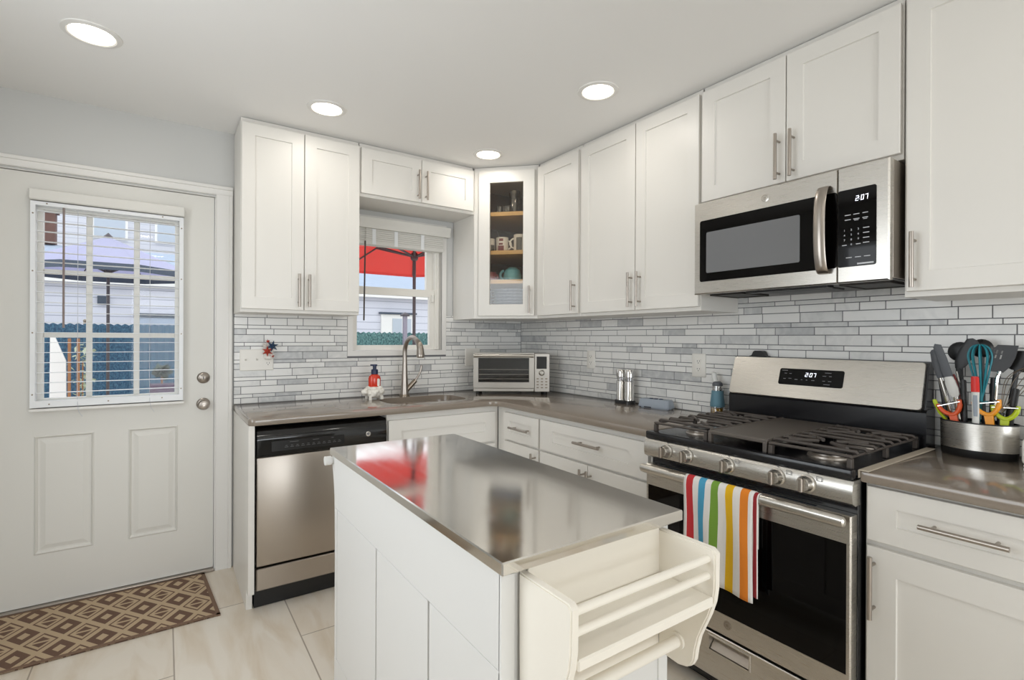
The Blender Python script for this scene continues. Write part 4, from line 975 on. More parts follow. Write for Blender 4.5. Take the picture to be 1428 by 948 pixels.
for z in (.105, .135, .168):
    bm = BM(); cyl(bm, LF(-HW+.034, z, -.0145), LF(dx-.034, z, -.0145), .0032, n=8); obj('rack_wire', bm, 'chrome', fr, local=True)
bm = BM(); cyl(bm, LF(-HW+.004, z1-.018, .032), LF(dx-.004, z1-.018, .032), .0105, n=18)
for a in (-HW+.015, dx-.015): cyl(bm, LF(a, z1-.018, 0), LF(a, z1-.018, .03), .009, n=12); cyl(bm, LF(a-.011, z1-.018, .032), LF(a+.011, z1-.018, .032), .0125, n=18)
obj('door_handle', bm, 'steel_brushed', fr, local=True)
bm = BM(); rings(bm, [rect(LF, dx+.003, HW, z0-.002, z1-.002, -.02), rect(LF, dx+.003, HW, z0-.002, z1-.002, -.004), rect(LF, dx+.006, HW-.003, z0+.001, z1-.005, -.001)]); pn = obj('control_panel', bm, 'steel_soft', T, local=True, smooth=False)
bm = BM(); box(bm, dx+.017, HW-.02, .175, .258, -.0015, .0005, .001, LF); obj('display', bm, 'black_gloss', pn, local=True)
bm = BM(); lathe(bm, [(.020, 0), (.020, .004), (.0165, .006), (.0155, .020), (.012, .023), (0, .023)], LF(dx+.052, .148, -.002), (0, -1, 0)); obj('dial', bm, 'chrome', pn, local=True)
for r_ in range(4):
    for c_ in range(3):
        bm = BM(); rings(bm, [rrect(LF, dx+.017+c_*.029, dx+.033+c_*.029, .104-r_*.020, .112-r_*.020, .0035, q_, 3) for q_ in (-.0015, .0012)]); obj('button', bm, 'nickel_dark', pn, local=True)
for a in (-HW+.03, HW-.03):
    for c in (-.035, -.24):
        bm = BM(); lathe(bm, [(.014, 0), (.016, .012), (.016, z0+.007)], LF(a, 0, c)); obj('foot', bm, 'black_plastic', T, local=True)
# salt and pepper mills
T = thing('mill_stand', 'black base carrying the pair of chrome mills near the wall', 'stand', (-.075, -1.165, ZC))
bm = BM(); rings(bm, [rrect(WORLD, -.112, -.040, -1.232, -1.098, .033, ZC+z, 6) for z in (0, .016)]+[rrect(WORLD, -.110, -.042, -1.230, -1.100, .031, ZC+.019, 6)]); obj('base_tray', bm, 'black_plastic', T)
for y, l in ((-1.1335, 'chrome pepper mill on the black stand, the one nearer the toaster oven'), (-1.1985, 'chrome salt mill on the black stand, the one nearer the stove')):
    T = thing('pepper_mill', l, 'mill', (-.076, y, ZC+.0195), 0, 'salt and pepper mills')
    c = (-.076, y, ZC+.0195)
    bm = BM(); lathe(bm, [(.027, 0), (.027, .004), (.0265, .005), (.0265, .108), (.025, .112)], c); obj('grinder_body', bm, 'chrome', T)
    bm = BM(); lathe(bm, [(.023, .112), (.022, .118), (.022, .132), (.0265, .136)], c); obj('clear_collar', bm, 'clear_glass', T)
    bm = BM(); lathe(bm, [(.010, .112), (.010, .136)], c); obj('spindle', bm, 'brick', T)
    bm = BM(); lathe(bm, [(.0275, .1365), (.0275, .178), (.026, .181), (0, .181)], c); obj('grinder_cap', bm, 'chrome', T)
# small grey box
T = thing('storage_box', 'small blue-grey plastic box with dark buttons on the worktop by the wall', 'box', (-.085, -1.40, ZC))
Bx = Fr((-.088, -1.405, ZC), (.16, -.987, 0), (0, 0, 1), (-.987, -.16, 0))
bm = BM(); rings(bm, [rrect(Bx, -.10, .10, .0, .01, .004, c, 3) for c in (-.034, .034)]); bm.free()
bm = BM(); CF = Fr(Bx.o, Bx.ea, Bx.ec, Bx.eb)
rings(bm, [rrect(CF, -.095, .095, -.036, .036, .012, z, 5) for z in (.006, .012)]+[rrect(CF, -.088, .088, -.031, .031, .012, .045, 5), rrect(CF, -.083, .083, -.027, .027, .010, .050, 5)]); obj('box_body', bm, 'blue_grey', T)
bm = BM(); rings(bm, [rrect(CF, -.086, .086, -.030, .030, .010, z, 5) for z in (0, .007)]); obj('box_base', bm, 'blue_grey', T)
for a in (-.03, .0, .03):
    bm = BM(); rings(bm, [rrect(CF, a-.010, a+.010, -.008, .008, .004, z, 3) for z in (.049, .0535)]); obj('button', bm, 'navy', T)
bm = BM(); box(bm, -.055, -.01, .002, .010, .034, .0362, .001, Bx); box(bm, -.085, -.072, .002, .009, .034, .0362, .001, Bx); obj('front_slot', bm, 'dark_slot', T)
# oil sprayer
ox, oy = -.062, -1.762
T = thing('oil_bottle', 'glass oil bottle with a grey-blue sleeve and white spout beside the stove', 'bottle', (ox, oy, ZC))
c = (ox, oy, ZC)
bm = BM(); lathe(bm, [(.0, .001), (.031, .001), (.0325, .006), (.0325, .05), (.031, .06), (.024, .13), (.023, .155), (.0225, .155), (.0235, .13), (.030, .06), (.031, .05), (.031, .008), (.0, .006)], c, cap0=False, cap1=False); obj('glass_body', bm, 'clear_glass', T)
bm = BM(); lathe(bm, [(0, .007), (.0305, .008), (.0305, .04), (0, .041)], c, cap0=False, cap1=False); obj('oil_fill', bm, 'oil', T)
bm = BM(); lathe(bm, [(.0335, .048), (.0345, .05), (.034, .062), (.0275, .125), (.0262, .127)], c, cap0=False, cap1=False); obj('sleeve', bm, 'teal_sleeve', T)
bm = BM(); lathe(bm, [(.0245, .150), (.025, .154), (.022, .166), (.014, .172), (0, .172)], c); obj('lid', bm, 'grey_silicone', T)
bm = BM(); tube(bm, spline([(ox-.0, oy+.008, ZC+.165), (ox-.0, oy+.016, ZC+.185), (ox, oy+.019, ZC+.205), (ox, oy+.018, ZC+.216)], 4), [.013]*6+[.0125]*5+[.011, .008], 14); obj('spout', bm, 'white_handle', T)
# soap on the woolly holder
sx, sy = -1.245, -.175
T = thing('soap_holder', 'white woolly animal-shaped holder under the red soap bottle beside the sink', 'holder', (sx, sy, ZC))
bm = BM(); sphere(bm, (sx, sy, ZC+.044), .055, .7, sx=1.05); rnd = random.Random(3)
for i in range(46):
    t = rnd.uniform(0, 2*math.pi); p = rnd.uniform(-.75, .8)
    sphere(bm, (sx+.053*math.cos(t)*math.cos(p), sy+.050*math.sin(t)*math.cos(p), ZC+.046+.033*math.sin(p)), .0125, seg=8, rg=6)
obj('woolly_body', bm, 'wool_white', T)
bm = BM(); sphere(bm, (sx-.068, sy-.02, ZC+.048), .021, .85, seg=14, rg=9); sphere(bm, (sx-.06, sy-.035, ZC+.062), .007, seg=8, rg=6); sphere(bm, (sx-.06, sy-.0, ZC+.062), .007, seg=8, rg=6); obj('head', bm, 'wool_white', T)
for a, b in ((-.035, -.035), (.038, -.03), (-.035, .035), (.038, .035)):
    bm = BM(); lathe(bm, [(.010, 0), (.0105, .008), (.009, .022)], (sx+a, sy+b, ZC), n=12); obj('foot', bm, 'wool_white', T)
T = thing('soap_bottle', 'red hand soap bottle with a navy pump beside the kitchen sink', 'bottle', (sx, sy, ZC+.05))
c = (sx+.002, sy, ZC+.0785)
bm = BM(); lathe(bm, [(.0, .0), (.036, .0), (.038, .004), (.038, .05), (.034, .064), (.020, .074), (.018, .078)], c, n=32, sy=.72); bt = obj('bottle_body', bm, 'red_liquid', T)
bm = BM(); rings(bm, [rrect(backf(sy), sx+.008, sx+.026, ZC+.081, ZC+.128, .0088, q_, 6) for q_ in (.0245, .0268)]); obj('paper_label', bm, 'wool_white', bt)
bm = BM(); lathe(bm, [(.021, .076), (.021, .102), (.017, .106), (.011, .107), (.011, .125), (.016, .126), (.016, .136), (.0, .138)], c); box(bm, sx-.024, sx+.006, sy-.007, sy+.007, ZC+.0785+.127, ZC+.0785+.137, .002); obj('pump', bm, 'navy', T)

# ---- black clip on the back of the range
T = thing('spoon_rest', 'small black holder perched on the top edge of the stove back panel', 'holder', (-.035, -1.955, 1.213))
bm = BM(); prism(bm, [(-1.915, 1.2135), (-2.005, 1.2135), (-2.000, 1.218), (-1.990, 1.220), (-1.982, 1.238), (-1.974, 1.242), (-1.944, 1.242), (-1.937, 1.238), (-1.928, 1.220), (-1.920, 1.218)], Fr((0, 0, 0), (0, 1, 0), (0, 0, 1), (-1, 0, 0)), .015, .048); obj('holder_body', bm, 'black_plastic', T, smooth=False)

# ---- utensil crock and its tools
ux, uy = -.112, -2.748
T = thing('utensil_holder', 'oval brushed steel utensil holder with a black base, full of cooking tools', 'utensil holder', (ux, uy, ZC))
def oval(a, b, z, n=48): return [Vector((ux+b*math.cos(2*math.pi*i/n), uy+a*math.sin(2*math.pi*i/n), z)) for i in range(n)]
bm = BM(); rings(bm, [oval(.094, .062, ZC), oval(.096, .064, ZC+.003), oval(.097, .065, ZC+.026)]); obj('base', bm, 'black_plastic', T)
bm = BM(); rings(bm, [oval(.0975, .0655, ZC+.0265), oval(.098, .066, ZC+.112), oval(.0965, .0645, ZC+.112), oval(.096, .064, ZC+.03)], True, True); obj('steel_sleeve', bm, 'steel_brushed', T)
bm = BM(); rings(bm, [oval(.0985, .0665, ZC+.111), oval(.0985, .0665, ZC+.115), oval(.095, .063, ZC+.115), oval(.095, .063, ZC+.106)], False, False); obj('rim', bm, 'black_plastic', T)
ZI = ZC+.035
def tool(name, label, cat, top, bot): return thing(name, label, cat, bot)
def flat(bm, pts, wid, th, cx=Vector((1, 0, 0))):
    """blade along pts: widths wid across, thickness th along x"""
    rs = []
    P = [Vector(p) for p in pts]
    for i, p in enumerate(P):
        t = (P[min(i+1, len(P)-1)]-P[max(i-1, 0)]).normalized(); s = t.cross(cx).normalized(); n_ = s.cross(t); w = wid[i]; h = th if not isinstance(th, list) else th[i]
        rs.append([p+s*w*.5*math.copysign(abs(math.cos(a))**.6, math.cos(a))+n_*h*.5*math.copysign(abs(math.sin(a))**.6, math.sin(a)) for a in [2*math.pi*k/12+.01 for k in range(12)]])
    rings(bm, rs)
def P_(x, y, z): return Vector((x, y, z))
# grey handled peeler knife, far left
T = tool('kitchen_utensil', 'thick grey tool handle on a steel shaft, leftmost in the utensil holder', 'utensil', 0, (-.115, -2.690, ZI))
bm = BM(); flat(bm, [P_(-.13, -2.634, 1.262), P_(-.13, -2.637, 1.255), P_(-.128, -2.642, 1.22), P_(-.125, -2.650, 1.18), P_(-.124, -2.653, 1.166)], [.010, .024, .027, .023, .018], .018); obj('handle', bm, 'grey_silicone', T)
bm = BM(); tube(bm, [P_(-.124, -2.653, 1.166), P_(-.118, -2.676, 1.06), P_(-.115, -2.69, ZI)], .008, 12); obj('shaft', bm, 'chrome', T)
T = tool('kitchen_knife', 'grey blade with a white handle standing second from the left in the holder', 'utensil', 0, (-.13, -2.715, ZI))
bm = BM(); flat(bm, [P_(-.145, -2.640, 1.276), P_(-.145, -2.648, 1.274), P_(-.143, -2.662, 1.23), P_(-.141, -2.674, 1.185), P_(-.140, -2.678, 1.170)], [.012, .024, .026, .026, .024], .006); obj('blade', bm, 'grey_silicone', T)
bm = BM(); flat(bm, [P_(-.140, -2.678, 1.172), P_(-.139, -2.682, 1.155), P_(-.138, -2.689, 1.13), P_(-.137, -2.694, 1.112), P_(-.136, -2.696, 1.104)], [.020, .029, .031, .026, .012], .012); obj('handle', bm, 'white_handle', T)
bm = BM(); tube(bm, [P_(-.136, -2.696, 1.106), P_(-.13, -2.715, ZI)], .0075, 12); obj('shaft', bm, 'chrome', T)
T = tool('spatula', 'black nylon turner with a slanted edge left of the teal whisk', 'utensil', 0, (-.09, -2.705, ZI))
bm = BM(); flat(bm, [P_(-.100, -2.735, 1.298), P_(-.100, -2.731, 1.292), P_(-.099, -2.713, 1.25), P_(-.098, -2.698, 1.215), P_(-.097, -2.691, 1.197)], [.012, .036, .044, .034, .016], .005); obj('blade', bm, 'charcoal_nylon', T)
bm = BM(); tube(bm, [P_(-.097, -2.692, 1.20), P_(-.094, -2.698, 1.10), P_(-.09, -2.705, ZI)], .007, 10); obj('handle', bm, 'charcoal_nylon', T)
T = tool('ladle', 'round black ladle head behind the slanted turner', 'utensil', 0, (-.075, -2.70, ZI))
bm = BM(); sphere(bm, (-.070, -2.690, 1.255), .034, 1., sx=.45); obj('bowl', bm, 'charcoal_nylon', T)
bm = BM(); tube(bm, [P_(-.07, -2.692, 1.23), P_(-.072, -2.696, 1.1), P_(-.075, -2.70, ZI)], .006, 10); obj('handle', bm, 'black_plastic', T)
T = tool('serving_spoon', 'round black spoon head just behind the top of the teal whisk', 'utensil', 0, (-.075, -2.755, ZI))
bm = BM(); sphere(bm, (-.070, -2.745, 1.268), .031, 1., sx=.4); obj('bowl', bm, 'black_plastic', T)
bm = BM(); tube(bm, [P_(-.07, -2.746, 1.245), P_(-.075, -2.755, ZI)], .006, 10); obj('handle', bm, 'black_plastic', T)
T = tool('whisk', 'teal silicone balloon whisk standing in the middle of the utensil holder', 'whisk', 0, (-.120, -2.742, ZI))
for k in range(5):
    an = math.pi*k/5+.2; dy, dxx = .038*math.cos(an), .03*math.sin(an); bm = BM(); prf = []
    for i in range(25):
        t = math.pi*i/24; s = math.cos(t)
        h = math.sin(t)**.75; w_ = math.copysign(min(1, abs(s)*1.35)**.8, s)*(.12+.88*min(1, (h*1.05)**.9)) if h > 0 else 0
        prf.append(P_(-.120+dxx*w_, -2.752+dy*w_-.004*(1-h), 1.115+.165*h))
    tube(bm, spline(prf, 2), .0026, 7); obj('whisk_wire', bm, 'teal_silicone', T)
bm = BM(); tube(bm, [P_(-.120, -2.755, 1.125), P_(-.120, -2.748, 1.05), P_(-.120, -2.742, ZI)], .008, 12); obj('handle', bm, 'teal_silicone', T)
T = tool('kitchen_brush', 'utensil handle with a bright red tip and white grip in front of the teal whisk', 'utensil', 0, (-.158, -2.752, ZI))
bm = BM(); flat(bm, [P_(-.160, -2.750, 1.178), P_(-.160, -2.750, 1.174), P_(-.160, -2.7505, 1.15), P_(-.160, -2.751, 1.128)], [.014, .020, .0215, .0215], .014); obj('red_tip', bm, 'red_silicone', T)
bm = BM(); flat(bm, [P_(-.160, -2.751, 1.128), P_(-.159, -2.751, 1.10), P_(-.158, -2.752, 1.05), P_(-.158, -2.752, ZI)], [.0205, .019, .018, .018], .013); hn = obj('grip', bm, 'white_handle', T)
bm = BM(); flat(bm, [P_(-.1665, -2.752, 1.118), P_(-.1665, -2.752, 1.10), P_(-.1652, -2.753, 1.05)], [.010, .012, .010], .003); obj('grip_inset', bm, 'blue_grey', hn)
T = tool('slotted_spatula', 'black slotted turner leaning right beside the teal whisk', 'utensil', 0, (-.115, -2.775, ZI))
F_ = Fr((-.118, -2.807, 1.235), (0, -.94, .34), (0, -.34, -.94), (-1, 0, 0)); bm = BM()
F_ = Fr((-.118, -2.806, 1.238), (0, -.93, -.20), (0, -.20, .97), (-1, 0, 0))
outl = [(-.018, -.048), (-.030, -.02), (-.032, .012), (-.020, .040), (.030, .048), (.031, .010), (.026, -.02), (.012, -.045)]
sl = [[(-.020+.013*k, -.005), (-.020+.013*k, .022), (-.015+.013*k, .024), (-.015+.013*k, -.003)] for k in range(2)]
V = {}
for c in (0, .004):
    L1 = [bm.verts.new(F_(a, b, c)) for a, b in outl]; Hs = [[bm.verts.new(F_(a, b, c)) for a, b in s_] for s_ in sl]
    es = [bm.edges.new((L1[i], L1[(i+1) % len(L1)])) for i in range(len(L1))]
    for H in Hs: es += [bm.edges.new((H[i], H[(i+1) % 4])) for i in range(4)]
    bmesh.ops.triangle_fill(bm, use_beauty=True, edges=es); V[c] = [L1]+Hs
for A, B_ in zip(V[0], V[.004]):
    for i in range(len(A)): bm.faces.new((A[i], A[(i+1) % len(A)], B_[(i+1) % len(A)], B_[i]))
obj('blade', bm, 'charcoal_nylon', T, smooth=False)
bm = BM(); tube(bm, spline([P_(-.119, -2.800, 1.195), P_(-.124, -2.795, 1.17), P_(-.12, -2.790, 1.10), P_(-.115, -2.775, ZI)], 4), .0048, 10); obj('steel_neck', bm, 'chrome', T)
T = tool('spatula', 'wide black turner at the far right of the holder, cut off by the photo edge', 'utensil', 0, (-.085, -2.80, ZI))
bm = BM(); flat(bm, [P_(-.08, -2.838, 1.262), P_(-.08, -2.838, 1.257), P_(-.08, -2.836, 1.23), P_(-.08, -2.834, 1.205), P_(-.08, -2.832, 1.198)], [.045, .054, .054, .05, .03], .006); obj('blade', bm, 'black_plastic', T)
bm = BM(); tube(bm, [P_(-.08, -2.832, 1.20), P_(-.085, -2.80, ZI)], .007, 10); obj('handle', bm, 'black_plastic', T)
T = tool('wire_whisk', 'thin dark wire whisk at the right end of the utensil holder', 'whisk', 0, (-.125, -2.80, ZI))
for k in range(6):
    an = math.pi*k/6; bm = BM(); tube(bm, spline([P_(-.125, -2.805, 1.06), P_(-.125+.02*math.sin(an), -2.838+.028*math.cos(an), 1.15), P_(-.125+.02*math.sin(an), -2.858+.03*math.cos(an), 1.19), P_(-.125, -2.866, 1.215)], 5), .0011, 5); obj('whisk_wire', bm, 'nickel_dark', T)
bm = BM(); tube(bm, [P_(-.125, -2.805, 1.065), P_(-.125, -2.80, ZI)], .008, 10); obj('handle', bm, 'black_plastic', T)
for i, (x, y, zt, r, ly, lb) in enumerate(((-.09, -2.705, 1.13, .008, .006, 'plain black tool handle behind the orange peeler'), (-.135, -2.722, 1.16, .008, .004, 'black tool handle just left of the teal whisk'), (-.10, -2.775, 1.17, .0085, -.004, 'black tool handle directly behind the red-tipped grip'), (-.12, -2.816, 1.14, .009, -.012, 'black tool handle behind the right-hand lime peeler'), (-.07, -2.672, 1.20, .007, .022, 'thin dark tool handle leaning out at the left of the holder'))):
    T = tool('cooking_tool', lb, 'utensil', 0, (x, y, ZI))
    bm = BM(); flat(bm, [P_(x, y+ly*1.9, zt+.004), P_(x, y+ly*1.85, zt), P_(x, y+ly, 1.06), P_(x, y, ZI)], [r*1.1, r*2, r*1.9, r*1.5], r*1.3); obj('handle', bm, 'black_plastic', T)
T = tool('metal_tongs', 'slim steel tongs with red inner arm standing left of the whisk', 'utensil', 0, (-.125, -2.706, ZI))
bm = BM(); tube(bm, spline([P_(-.125, -2.694, 1.19), P_(-.125, -2.700, 1.16), P_(-.125, -2.712, 1.10), P_(-.125, -2.706, ZI)], 4), .003, 8); obj('steel_arm', bm, 'chrome', T)
bm = BM(); tube(bm, spline([P_(-.122, -2.686, 1.18), P_(-.122, -2.695, 1.15), P_(-.122, -2.703, 1.09), P_(-.122, -2.702, ZI)], 4), .003, 8); plab(obj('red_arm', bm, 'red_mug', T), 'dark red arm')
def peeler(label, c, col, tilt, s=1.):
    T = thing('peeler', label, 'peeler', c, 0, 'Y-shaped peelers')
    F_ = Fr(c, (0, -math.cos(tilt), math.sin(tilt)), (0, math.sin(tilt), math.cos(tilt)), (-1, 0, 0))
    R_ = lambda a, b, q=0: F_(a*s, b*s, q)
    bm = BM()
    tube(bm, spline([R_(-.032, .036), R_(-.031, .026), R_(-.022, .008), R_(-.006, -.004), R_(.008, -.004), R_(.022, .010), R_(.030, .030), R_(.031, .042)], 5), [.0055]*6+[.007]*24+[.0055]*6, 10)
    rings(bm, [[R_(-.010, .0, q) for q in (-.005, .005)]+[R_(.012, .0, q) for q in (.005, -.005)], [R_(-.009, -.04, q) for q in (-.005, .005)]+[R_(.010, -.04, q) for q in (.005, -.005)], [R_(-.009, -.095, q) for q in (-.005, .005)]+[R_(.010, -.095, q) for q in (.005, -.005)]])
    obj('frame', bm, col, T)
    bm = BM(); rings(bm, [[R_(-.033, .035, -.005), R_(-.033, .028, .006), R_(-.033, .031, .006)], [R_(.032, .041, -.005), R_(.032, .034, .006), R_(.032, .037, .006)]]); obj('blade', bm, 'chrome', T, smooth=False)
peeler('orange-red peeler hooked over the left front of the utensil holder', (-.150, -2.690, 1.052), 'orange_plastic', .25, .95)
peeler('amber yellow peeler in the front middle of the utensil holder', (-.152, -2.780, 1.063), 'amber_plastic', .12, 1.0)
peeler('lime green peeler at the right front of the utensil holder', (-.132, -2.815, 1.052), 'lime_plastic', -.05, .95)
T = thing('peeler', 'lime green peeler seen edge-on at the far left of the holder', 'peeler', (-.125, -2.676, ZI), 0, 'Y-shaped peelers')
bm = BM(); flat(bm, [P_(-.145, -2.641, 1.092), P_(-.145, -2.643, 1.085), P_(-.142, -2.655, 1.05), P_(-.134, -2.668, 1.03), P_(-.125, -2.676, ZI)], [.009, .012, .009, .010, .010], .012); obj('frame', bm, 'lime_plastic', T)
# white appliance whose corner shows at the right edge
T = thing('countertop_box', 'white box-shaped thing at the right edge of the worktop, mostly out of the picture', 'box', (-.12, -2.94, ZC))
bm = BM(); box(bm, -.19, -.05, -3.06, -2.862, ZC+.006, ZC+.085, .012, WORLD, 2); obj('box_body', bm, 'plastic_white', T)
bm = BM(); box(bm, -.185, -.055, -3.055, -2.867, ZC, ZC+.0065, .001); obj('box_foot', bm, 'chrome', T)

# ================================================================== dishes in the corner cabinet
def at(s, t, z): return DF(s, z, -t)      # s along the door, t behind it
def glass(label, s, t, z, r, h, name='drinking_glass', grp='clear glasses on the top shelf', sides=24):
    c = at(s, t, z); T = thing(name, label, 'glass', c, 0, grp)
    bm = BM(); lathe(bm, [(0, .0005), (r*.8, .0005), (r, h), (r*.93, h), (r*.74, .006), (0, .006)], c, n=sides, cap0=False, cap1=False); obj('glass_body', bm, 'clear_glass', T)
glass('tall clear glass in the middle of the top cabinet shelf', .250, .14, 2.1385, .040, .165)
glass('short clear glass in front on the top cabinet shelf', .215, .075, 2.1385, .026, .05)
glass('small clear glass at the left of the top cabinet shelf', .150, .11, 2.1385, .028, .055)
glass('clear glass at the right of the top cabinet shelf', .330, .18, 2.1385, .036, .13)
glass('clear glass at the back left of the top cabinet shelf', .16, .24, 2.1385, .035, .09)
def mug(label, s, t, z, r, h, m, ang, art=True, flip=False, cat='mug', name='mug', grp='cups and mugs in the glass cabinet'):
    c = at(s, t, z); T = thing(name, label, cat, c, 0, grp)
    bm = BM(); pr = [(0, .0005), (r*.94, .0005), (r, .006), (r, h), (r*.93, h), (r*.92, .008), (0, .008)]
    if flip: pr = [(r, .0005), (r*1.01, .01), (r*.98, h*.45), (r*.82, h*.8), (r*.5, h*.97), (r*.45, h), (0, h)]
    lathe(bm, pr, c, n=32, cap0=False, cap1=False); b_ = obj('cup_body', bm, m, T)
    hd_ = DF.ea*math.cos(ang)+DF.ec*math.sin(ang); zc_ = h*.5 if not flip else h*.45; rr2 = h*.28 if not flip else h*.33
    bm = BM(); tube(bm, [c+hd_*(r*.93+rr2*.9*math.sin(math.pi*k/10))+Vector((0, 0, zc_-rr2*math.cos(math.pi*k/10))) for k in range(11)], .0055 if not flip else .009, 10); obj('handle', bm, m, T)
    if art:
        bm = BM()
        def patch(a0, a1, q0, q1, lift=.0007):
            n = 7; rs = []
            for (zz) in (q0, q1):
                rs.append([c+(DF.ec*math.cos(a0+(a1-a0)*i/n)+DF.ea*math.sin(a0+(a1-a0)*i/n))*(r+lift)+Vector((0, 0, zz)) for i in range(n+1)])
            rings(bm, rs, False, False, False)
        return T, c, patch, b_, bm
    return T
r_ = mug('white mug with a dark red pattern on the middle cabinet shelf', .173, .10, 1.8815, .043, .098, 'mug_white', 0)
T, c, patch, b_, bm = r_; patch(-.5, .45, .002, .04); patch(-.35, .3, .045, .058); patch(-.3, .35, .07, .088); obj('printed_pattern', bm, 'mug_art', b_)
T, c, patch, b_, bm = mug('white mug with a grey-brown pattern at the right of the middle cabinet shelf', .302, .09, 1.8815, .047, .112, 'mug_white', math.pi*.95)
patch(-.5, .35, .004, .09); obj('printed_pattern', bm, 'mug_art_dark', b_)
T, c, patch, b_, bm = mug('white mug half hidden at the left of the middle cabinet shelf', .078, .11, 1.8815, .043, .094, 'mug_white', math.pi)
patch(.5, 1.2, .004, .05); obj('printed_pattern', bm, 'mug_art_dark', b_)
T = thing('spoon', 'thin steel spoon handle sticking out of the dark red patterned mug', 'spoon', at(.18, .10, 1.892), 0)
bm = BM(); flat(bm, [at(.19, .10, 1.895), at(.165, .10, 1.965), at(.133, .10, 2.03), at(.128, .10, 2.036)], [.006, .006, .009, .006], .002); obj('spoon_handle', bm, 'chrome', T)
mug('upside-down teal cup on the lowest shelf of the glass cabinet', .245, .10, 1.6865, .062, .088, 'teal_glaze', math.pi, False, True)
mug('dark red mug at the left of the lowest cabinet shelf', .088, .11, 1.6865, .04, .06, 'red_mug', 0, False)
mug('yellow-green cup at the right end of the lowest cabinet shelf', .362, .12, 1.6865, .040, .085, 'yellow_cup', 0, False)
for k in range(9):
    z = 1.4435+k*.0212; c = at(.222+.003*math.sin(k*2.1), .20, z)
    T = thing('plate', ('top' if k == 8 else 'bottom' if k == 0 else ['second', 'third', 'fourth', 'fifth', 'sixth', 'seventh', 'eighth'][k-1]+' from the bottom')+' blue-white plate of the stack at the foot of the glass cabinet', 'plate', c, 0, 'stacked blue plates')
    bm = BM(); lathe(bm, [(0, 0), (.10, 0), (.115, .004), (.139, .012), (.14, .0165), (.136, .0175), (.112, .010), (.09, .0075), (0, .0075)], c, n=40, cap0=False, cap1=False); obj('plate_disc', bm, 'plate_blue', T)

# ================================================================== outside, beyond the door and the window
GZ = -.2
bm = BM(); box(bm, -16, 14, .16, 26, GZ-.1, GZ); box(bm, -16, 14, -16, YR, GZ-.1, GZ); struct(obj('ground', bm, 'concrete', smooth=False))
def parasol(name, label, x, y, zr, za, R_, n, cloth, pole, band=None, rot=0., valance=.05, rh=None):
    T = thing(name, label, 'parasol', (x, y, GZ)); c = Vector((x, y, 0))
    pt = lambda r, i, z: Vector((x+r*math.cos(2*math.pi*i/n+rot), y+r*math.sin(2*math.pi*i/n+rot), z))
    bm = BM(); prof = [(R_*.06, za), (R_*.35, za-(za-zr)*.30), (R_*.7, za-(za-zr)*.66), (R_, zr)]
    rings(bm, [[pt(r, i, z) for i in range(n)] for r, z in prof], True, False)
    o = obj('canopy', bm, cloth, T, smooth=False); s = o.modifiers.new('t', 'SOLIDIFY'); s.thickness = .004
    bm = BM(); rings(bm, [[pt(R_, i, zr+.003) for i in range(n)], [pt(R_*1.004, i, zr-valance) for i in range(n)]], False, False); v = obj('valance', bm, band or cloth, T, smooth=False); s = v.modifiers.new('t', 'SOLIDIFY'); s.thickness = .004
    bm = BM(); lathe(bm, [(.03, 0), (.05, .01), (.05, .04), (.02, .07), (.0, .09)], (x, y, za-.01), n=12); obj('finial', bm, pole, T)
    bm = BM(); cyl(bm, (x, y, GZ), (x, y, za), .019, n=14); obj('pole', bm, pole, T)
    bm = BM(); lathe(bm, [(.24, 0), (.24, .05), (.05, .09), (.04, .3), (0, .3)], (x, y, GZ)); obj('base', bm, 'concrete', T)
    rh = rh or za-.45
    bm = BM(); lathe(bm, [(.03, -.05), (.045, -.03), (.045, .02), (.03, .04)], (x, y, rh), n=14); obj('runner', bm, pole, T)
    for i in range(n):
        bm = BM(); dz = Vector((0, 0, -.018)); tube(bm, [pt(.03, i, za-.02)+dz, pt(R_*.35, i, prof[1][1])+dz, pt(R_*.7, i, prof[2][1])+dz, pt(R_*.985, i, zr+.01)+dz], .009, 6); obj('rib', bm, pole, T)
        bm = BM(); tube(bm, [pt(.035, i, rh), pt(R_*.5, i, za-(za-zr)*.46-.02)], .012, 6); obj('strut', bm, pole, T)
    return T
parasol('parasol', 'red parasol with dark ribs seen from below through the window over the sink', .05, 2.2, 2.175, 2.60, 1.25, 8, 'red_canvas', 'pole_dark', rot=math.pi/8, valance=.035, rh=2.235)
parasol('parasol', 'pale lavender parasol with a dark border seen through the blind of the door', -2.955, 5.5, 2.19, 2.62, .98, 8, 'pale_canvas', 'pole_dark', 'navy_canvas', rot=math.pi/8, valance=.085)
def fence(name, label, x0, x1, y, zt, m, posts):
    T = thing(name, label, 'fence', ((x0+x1)/2, y, GZ)); bm = BM(); n = int((x1-x0)/.05); pts = []
    lo = []; hi = []
    for i in range(n+1):
        x = x0+(x1-x0)*i/n; d = .012 if i % 2 else -.012
        lo.append(Vector((x, y+d, GZ))); hi.append(Vector((x, y+d, zt-(.028 if i % 2 else 0))))
    rings(bm, [lo, hi], False, False, False)
    o = obj('slat_panel', bm, m, T, smooth=False); s = o.modifiers.new('t', 'SOLIDIFY'); s.thickness = .012
    for x in posts:
        bm = BM(); cyl(bm, (x, y+.05, GZ), (x, y+.05, zt+.03), .022, n=10); sphere(bm, (x, y+.05, zt+.04), .028, seg=10, rg=6); obj('post', bm, 'nickel_dark', T)
    bm = BM(); cyl(bm, (x0, y+.04, zt-.09), (x1, y+.04, zt-.09), .014, n=8); obj('top_rail', bm, 'nickel_dark', T)
    return T
fence('slatted_fence', 'blue slatted fence seen low through the blind of the entry door', -6.0, -.4, 7.5, 1.51, 'fence_blue', (-5.2, -3.4, -1.0))
fence('slatted_fence', 'dark green slatted fence seen low through the window over the sink', .0, 4.0, 6.0, 1.405, 'fence_green', (.2, 3.6))
